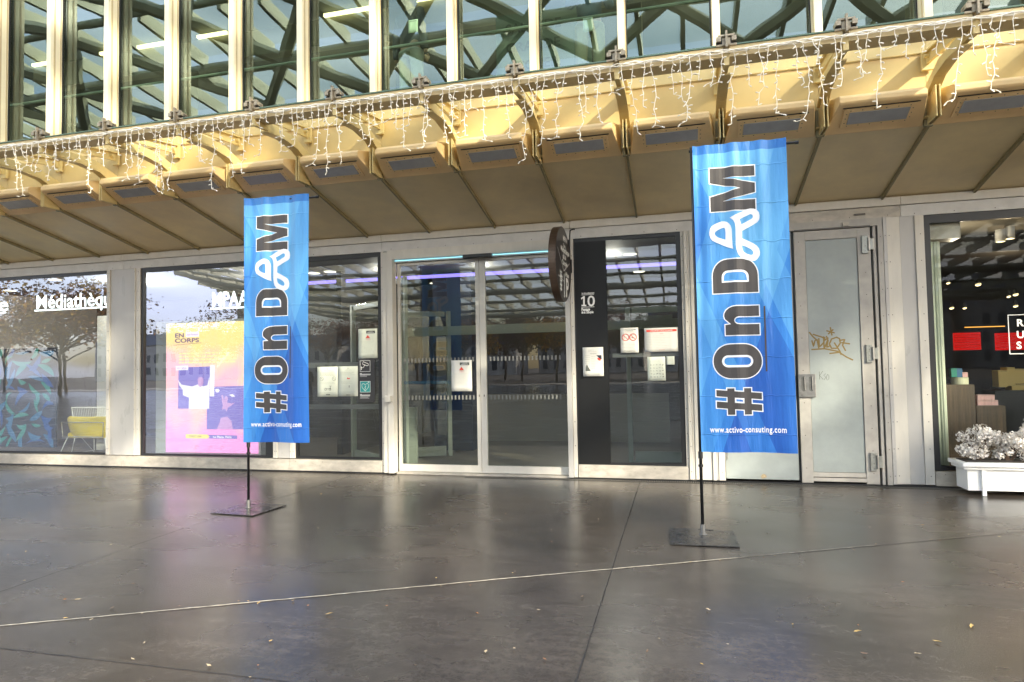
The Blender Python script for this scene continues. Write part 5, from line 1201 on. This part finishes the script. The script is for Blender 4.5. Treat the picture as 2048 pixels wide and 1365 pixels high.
# ================================================================== park trees, wall and town beyond
M['bark'] = mat('bark', (.30, .25, .19), .9, noise=.3, nscale=3)
LM = [mat('leaf_russet', (.34, .16, .07), .8), mat('leaf_gold', (.60, .36, .05), .8), mat('leaf_olive', (.20, .18, .07), .8), mat('leaf_brown', (.22, .13, .085), .8)]
def tree(x, y, h, w, seed, label, mix, dens=1.):
    rr = random.Random(seed); root = empty('plane_tree', (x, y, -.06), label, 'tree', 'trees lining the plaza opposite')
    tk = MB(); br_ = MB(); lf = MB(); base = Vector((x, y, -.06)); top = base+Vector((rr.uniform(-.3, .3), rr.uniform(-.3, .3), h*.45))
    tk.tube([base, base.lerp(top, .5)+Vector((rr.uniform(-.1, .1), 0, 0)), top, top+Vector((rr.uniform(-.4, .4), 0, h*.35))], [.15, .12, .10, .04], 8)
    ends = []
    for i in range(16):
        a = rr.uniform(0, 6.28); z0_ = rr.uniform(.30, .75); s0_ = base.lerp(top+Vector((0, 0, h*.3)), z0_); k = w*rr.uniform(.5, 1)*(1.1-.5*abs(z0_-.5))
        e = s0_+Vector((k*math.cos(a), k*math.sin(a), rr.uniform(.12, .30)*h)); mid = s0_.lerp(e, .5)+Vector((rr.uniform(-.3, .3), rr.uniform(-.3, .3), .3))
        br_.tube([s0_, mid, e], [.07, .045, .015], 5)
        for _ in range(7):
            b_ = mid.lerp(e, rr.uniform(0, 1)); q_ = b_+Vector((rr.uniform(-1, 1), rr.uniform(-1, 1), rr.uniform(-.2, 1.1)))*(w*.28); br_.tube([b_, q_], [.022, .007], 4); ends.append(q_)
            for _k in range(2): q2 = q_+Vector((rr.uniform(-1, 1), rr.uniform(-1, 1), rr.uniform(-.4, 1)))*(w*.16); br_.tube([q_, q2], [.009, .004], 3); ends.append(q2)
    for e in ends:
        for _ in range(int(12*dens)):
            p = e+Vector((rr.gauss(0, 1), rr.gauss(0, 1), rr.gauss(0, .8)))*(w*.09); q_ = Vector((rr.gauss(0, 1), rr.gauss(0, 1), rr.gauss(0, 1))).to_track_quat('Z', 'Y').to_matrix(); s_ = rr.uniform(.06, .14)
            lf.cur = rr.choice(mix); lf.add([p+q_@Vector((-s_, -s_*.6, 0)), p+q_@Vector((s_, -s_*.5, 0)), p+q_@Vector((s_*.8, s_*.6, 0)), p+q_@Vector((-s_*.7, s_*.7, 0))], [(0, 1, 2, 3)])
    tk.build('trunk', M['bark'], root, smooth=True); br_.build('branches', M['bark'], root); lf.build('crown', LM, root)
specs = [(-47, -31.6, 10.5, 5.2, (0, 3, 3, 1), 'dense russet tree nearest the left corner of the plaza', 1.4), (-56, -40, 10, 4.6, (3, 0, 1), 'thin brown tree behind the russet corner tree', 1.3), (-37, -42, 9.5, 4.2, (3, 0, 2), 'brown half-bare tree second from the plaza corner', .5), (-30, -54, 8, 3.2, (3, 3, 2), 'sparse dark tree just beyond the canopy edge', .5),
         (-40, -60, 8.5, 3.4, (3, 0), 'reddish bare tree in the back row', .6), (-22, -57, 7.5, 3.3, (2, 3, 1), 'olive tree beyond the canopy edge', .9), (-12, -56, 7, 3.4, (1, 1, 0, 2), 'golden yellow tree facing the entrance', 1.4), (-18, -66, 8, 3.5, (3, 2), 'dark twiggy tree behind the golden one', .8), (-5, -60, 7, 3.2, (2, 3, 2), 'low olive tree right of the golden one', .9), (4, -62, 7.5, 3.4, (3, 2), 'dull brown tree opposite the black panel', .8), (14, -60, 7.5, 3.4, (2, 3), 'dull green tree at the right of the row', .8), (-66, -42, 11, 5, (0, 3, 1), 'tall russet tree at the far left of the plaza', 1.)]
for i, (x, y, h, w, mix, lab, dn) in enumerate(specs): tree(x, y, h, w, 20+i, lab, mix, dn)
for i in range(9):
    p = (-66+i*11, -70-(i % 3)*3)
    tree(p[0], p[1], 9+(i % 3), 5.6, 50+i, ['dark brown back row tree with dense twigs', 'olive brown back row tree', 'pale russet back row tree'][i % 3]+' number %d from the left' % (i+1), [(3, 3, 2), (2, 3), (0, 3)][i % 3], 1.)
# far town
M['stone'] = mat('pale_stone', (.48, .45, .41), .8, noise=.1, nscale=.4); M['slate'] = mat('slate_roof', (.12, .13, .16), .6); M['wpane'] = mat('dark_window', (.05, .06, .08), .2)
def town(x0, x1, y, h, label):
    root = empty('stone_building', ((x0+x1)/2, y, -.06), label, 'building', 'pale stone buildings beyond the park')
    MB().box(x0, x1, y-12, y, -.06, h).build('wall', M['stone'], root)
    rf = MB().extx([(y+.3, h+.002), (y-1.5, h+3), (y-10.5, h+3), (y-12.3, h+.002)], x0-.2, x1+.2).build('roof', M['slate'], root)
    ch = MB(); x = x0+2
    while x < x1: ch.box(x, x+1.2, y-6, y-4.5, h+2.9, h+4.6); x += 6
    ch.build('chimney', M['stone'], rf)
    w = MB(); z = 1.2
    while z < h-2:
        x = x0+1.2
        while x < x1-1.2: w.box(x, x+1.1, y, y+.06, z, z+2); x += 2.6
        z += 3.3
    w.build('window_rows', M['wpane'], root)
for i, (a, b, y, h) in enumerate(((-150, -112, -130, 9), (-110, -84, -140, 8), (-82, -58, -150, 9), (-56, -36, -135, 7), (-34, -8, -150, 9.5), (-6, 20, -135, 10.5), (22, 50, -130, 11), (52, 90, -125, 13))):
    town(a, b, y, h, ['widest pale stone block at the far left', 'second pale stone block from the left', 'tall pale stone block behind the russet trees', 'lowest pale stone building near the dome', 'long low pale stone building right of the dome', 'pale stone building facing the entrance', 'pale stone building opposite the grey doors', 'pale stone building at the far right'][i])
dm_ = empty('domed_church', (-60, -165, 0), 'distant domed church with slim tower on the skyline', 'church')
MB().box(-66, -54, -171, -159, 0, 13).build('wall', M['stone'], dm_)
MB().tube([(-60, -165, 13+5*math.sin(t)) for t in [k*math.pi/16 for k in range(9)]], [5.4*math.cos(k*math.pi/16)+.05 for k in range(9)], 16).build('dome', M['slate'], dm_, smooth=True)
MB().tube([(-60, -165, 18), (-60, -165, 22)], [.8, .2], 8).build('lantern', M['stone'], dm_)
MB().tube([(-72, -165, 0), (-72, -165, 19), (-72, -165, 20), (-72, -165, 27)], [1.2, 1.0, 1.6, .1], 8).build('tower', M['stone'], dm_)

# ================================================================== fallen leaves
rr = random.Random(21); lp = []
bases = []
for k in range(4):
    m = MB(); n = 7; pts = []
    for i in range(n):
        a = 2*math.pi*i/n; r_ = (1, .55, .9, .5, .8, .6, .75)[i]*(.016+.003*k); pts.append((r_*math.cos(a)*1.3, r_*math.sin(a)*.8, .004+.006*abs(math.sin(a*1.5+k))))
    m.add([(0, 0, .003)]+pts, [(0, 1+i, 1+(i+1) % n) for i in range(n)])
    bases.append(m)
lmats = [mat('dry_leaf_orange', (.34, .15, .05), .7), mat('dry_leaf_tan', (.42, .33, .20), .7), mat('dry_leaf_brown', (.16, .10, .06), .8), mat('dry_leaf_yellow', (.42, .28, .09), .7)]
prot = [b.build('fallen_leaf', lmats[i], None, label='small dry leaf lying on the plaza floor', cat='leaf', group='dry leaves scattered on the floor', loc=(0, 0, 0)) for i, b in enumerate(bases)]
spots = [(1165, 1196), (616, 1214), (657, 1231), (1943, 1255), (1714, 1266), (1295, 1306), (1873, 1286), (1416, 1222), (1730, 1311), (1089, 1322), (1835, 1311), (955, 1230), (1029, 1300), (971, 1307), (265, 1322), (155, 1202), (225, 1218), (130, 1202), (418, 1335), (500, 1358), (541, 1285), (1100, 1010), (636, 1058), (760, 1008), (82, 1084), (266, 1170), (162, 1090), (222, 1091), (1850, 1011), (1599, 1030), (1103, 1085), (1153, 1131)]
def _pix(x, y):
    d = Vector((x, y, 0))-CAM; z = d.dot(fw); return (1024+FPX*d.dot(rt)/z, 682.5-FPX*d.dot(up)/z)
for _ in range(34): u = rr.uniform(-6.5, 3.2); spots.append(_pix(u, -.22-abs(rr.gauss(0, .22))))
for _ in range(22): q_ = Vector((-4.005, -5.62)).lerp(Vector((2.853, -2.104)), rr.random()); spots.append(_pix(q_.x, q_.y+rr.gauss(0, .05)))
while len(spots) < 125: spots.append((rr.uniform(0, 2048), 985+rr.random()**1.4*370))
for i, (px, py) in enumerate(spots):
    p = atz(px, py, 0); k = rr.randrange(4); o = prot[k] if i == k and False else prot[k].copy()
    if o.name not in COL.objects: COL.objects.link(o)
    o.location = (p.x, p.y, .005); o.rotation_euler = (rr.uniform(-.2, .2), rr.uniform(-.2, .2), rr.uniform(0, 6.28)); s_ = rr.uniform(.25, .65) if i > 18 else rr.uniform(.6, .95); o.scale = (s_, s_*rr.uniform(.6, 1), s_)
for o in prot: bpy.data.objects.remove(o)

# ================================================================== light of the lit interior lamps, plus upper-storey fill
def lamp(name, x, y, z, e, col, r=.12):
    l = bpy.data.lights.new(name, 'POINT'); l.energy = e; l.color = col; l.shadow_soft_size = r; o = bpy.data.objects.new(name, l); COL.objects.link(o); o.location = (x, y, z)
for x, y in ((-5.2, 2.0), (-3.3, 2.2), (-1.0, 1.9)): lamp('downlight_glow', x, y, 3.15, 7, (1, .93, .82))
lamp('lobby_glow', -2.4, 6.0, 3.1, 28, (1, .9, .78))
lamp('reading_room_glow', -10.2, 1.6, 3.1, 60, (1, .95, .85)); lamp('reading_room_glow', -7.6, 1.8, 3.1, 12, (1, .95, .85))
lamp('boutique_glow', 3.55, .9, 2.85, 3, (1, .85, .62), .05); lamp('boutique_glow', 4.6, 2.0, 2.6, 3, (1, .75, .45), .05)
for x in (-10, -6.5, -3, .5, 4): lamp('upper_room_fill', x, 2.6, 6.6, 9, (1, .9, .6), .5)  # unseen fill points added at the room back to lighten the upper storey
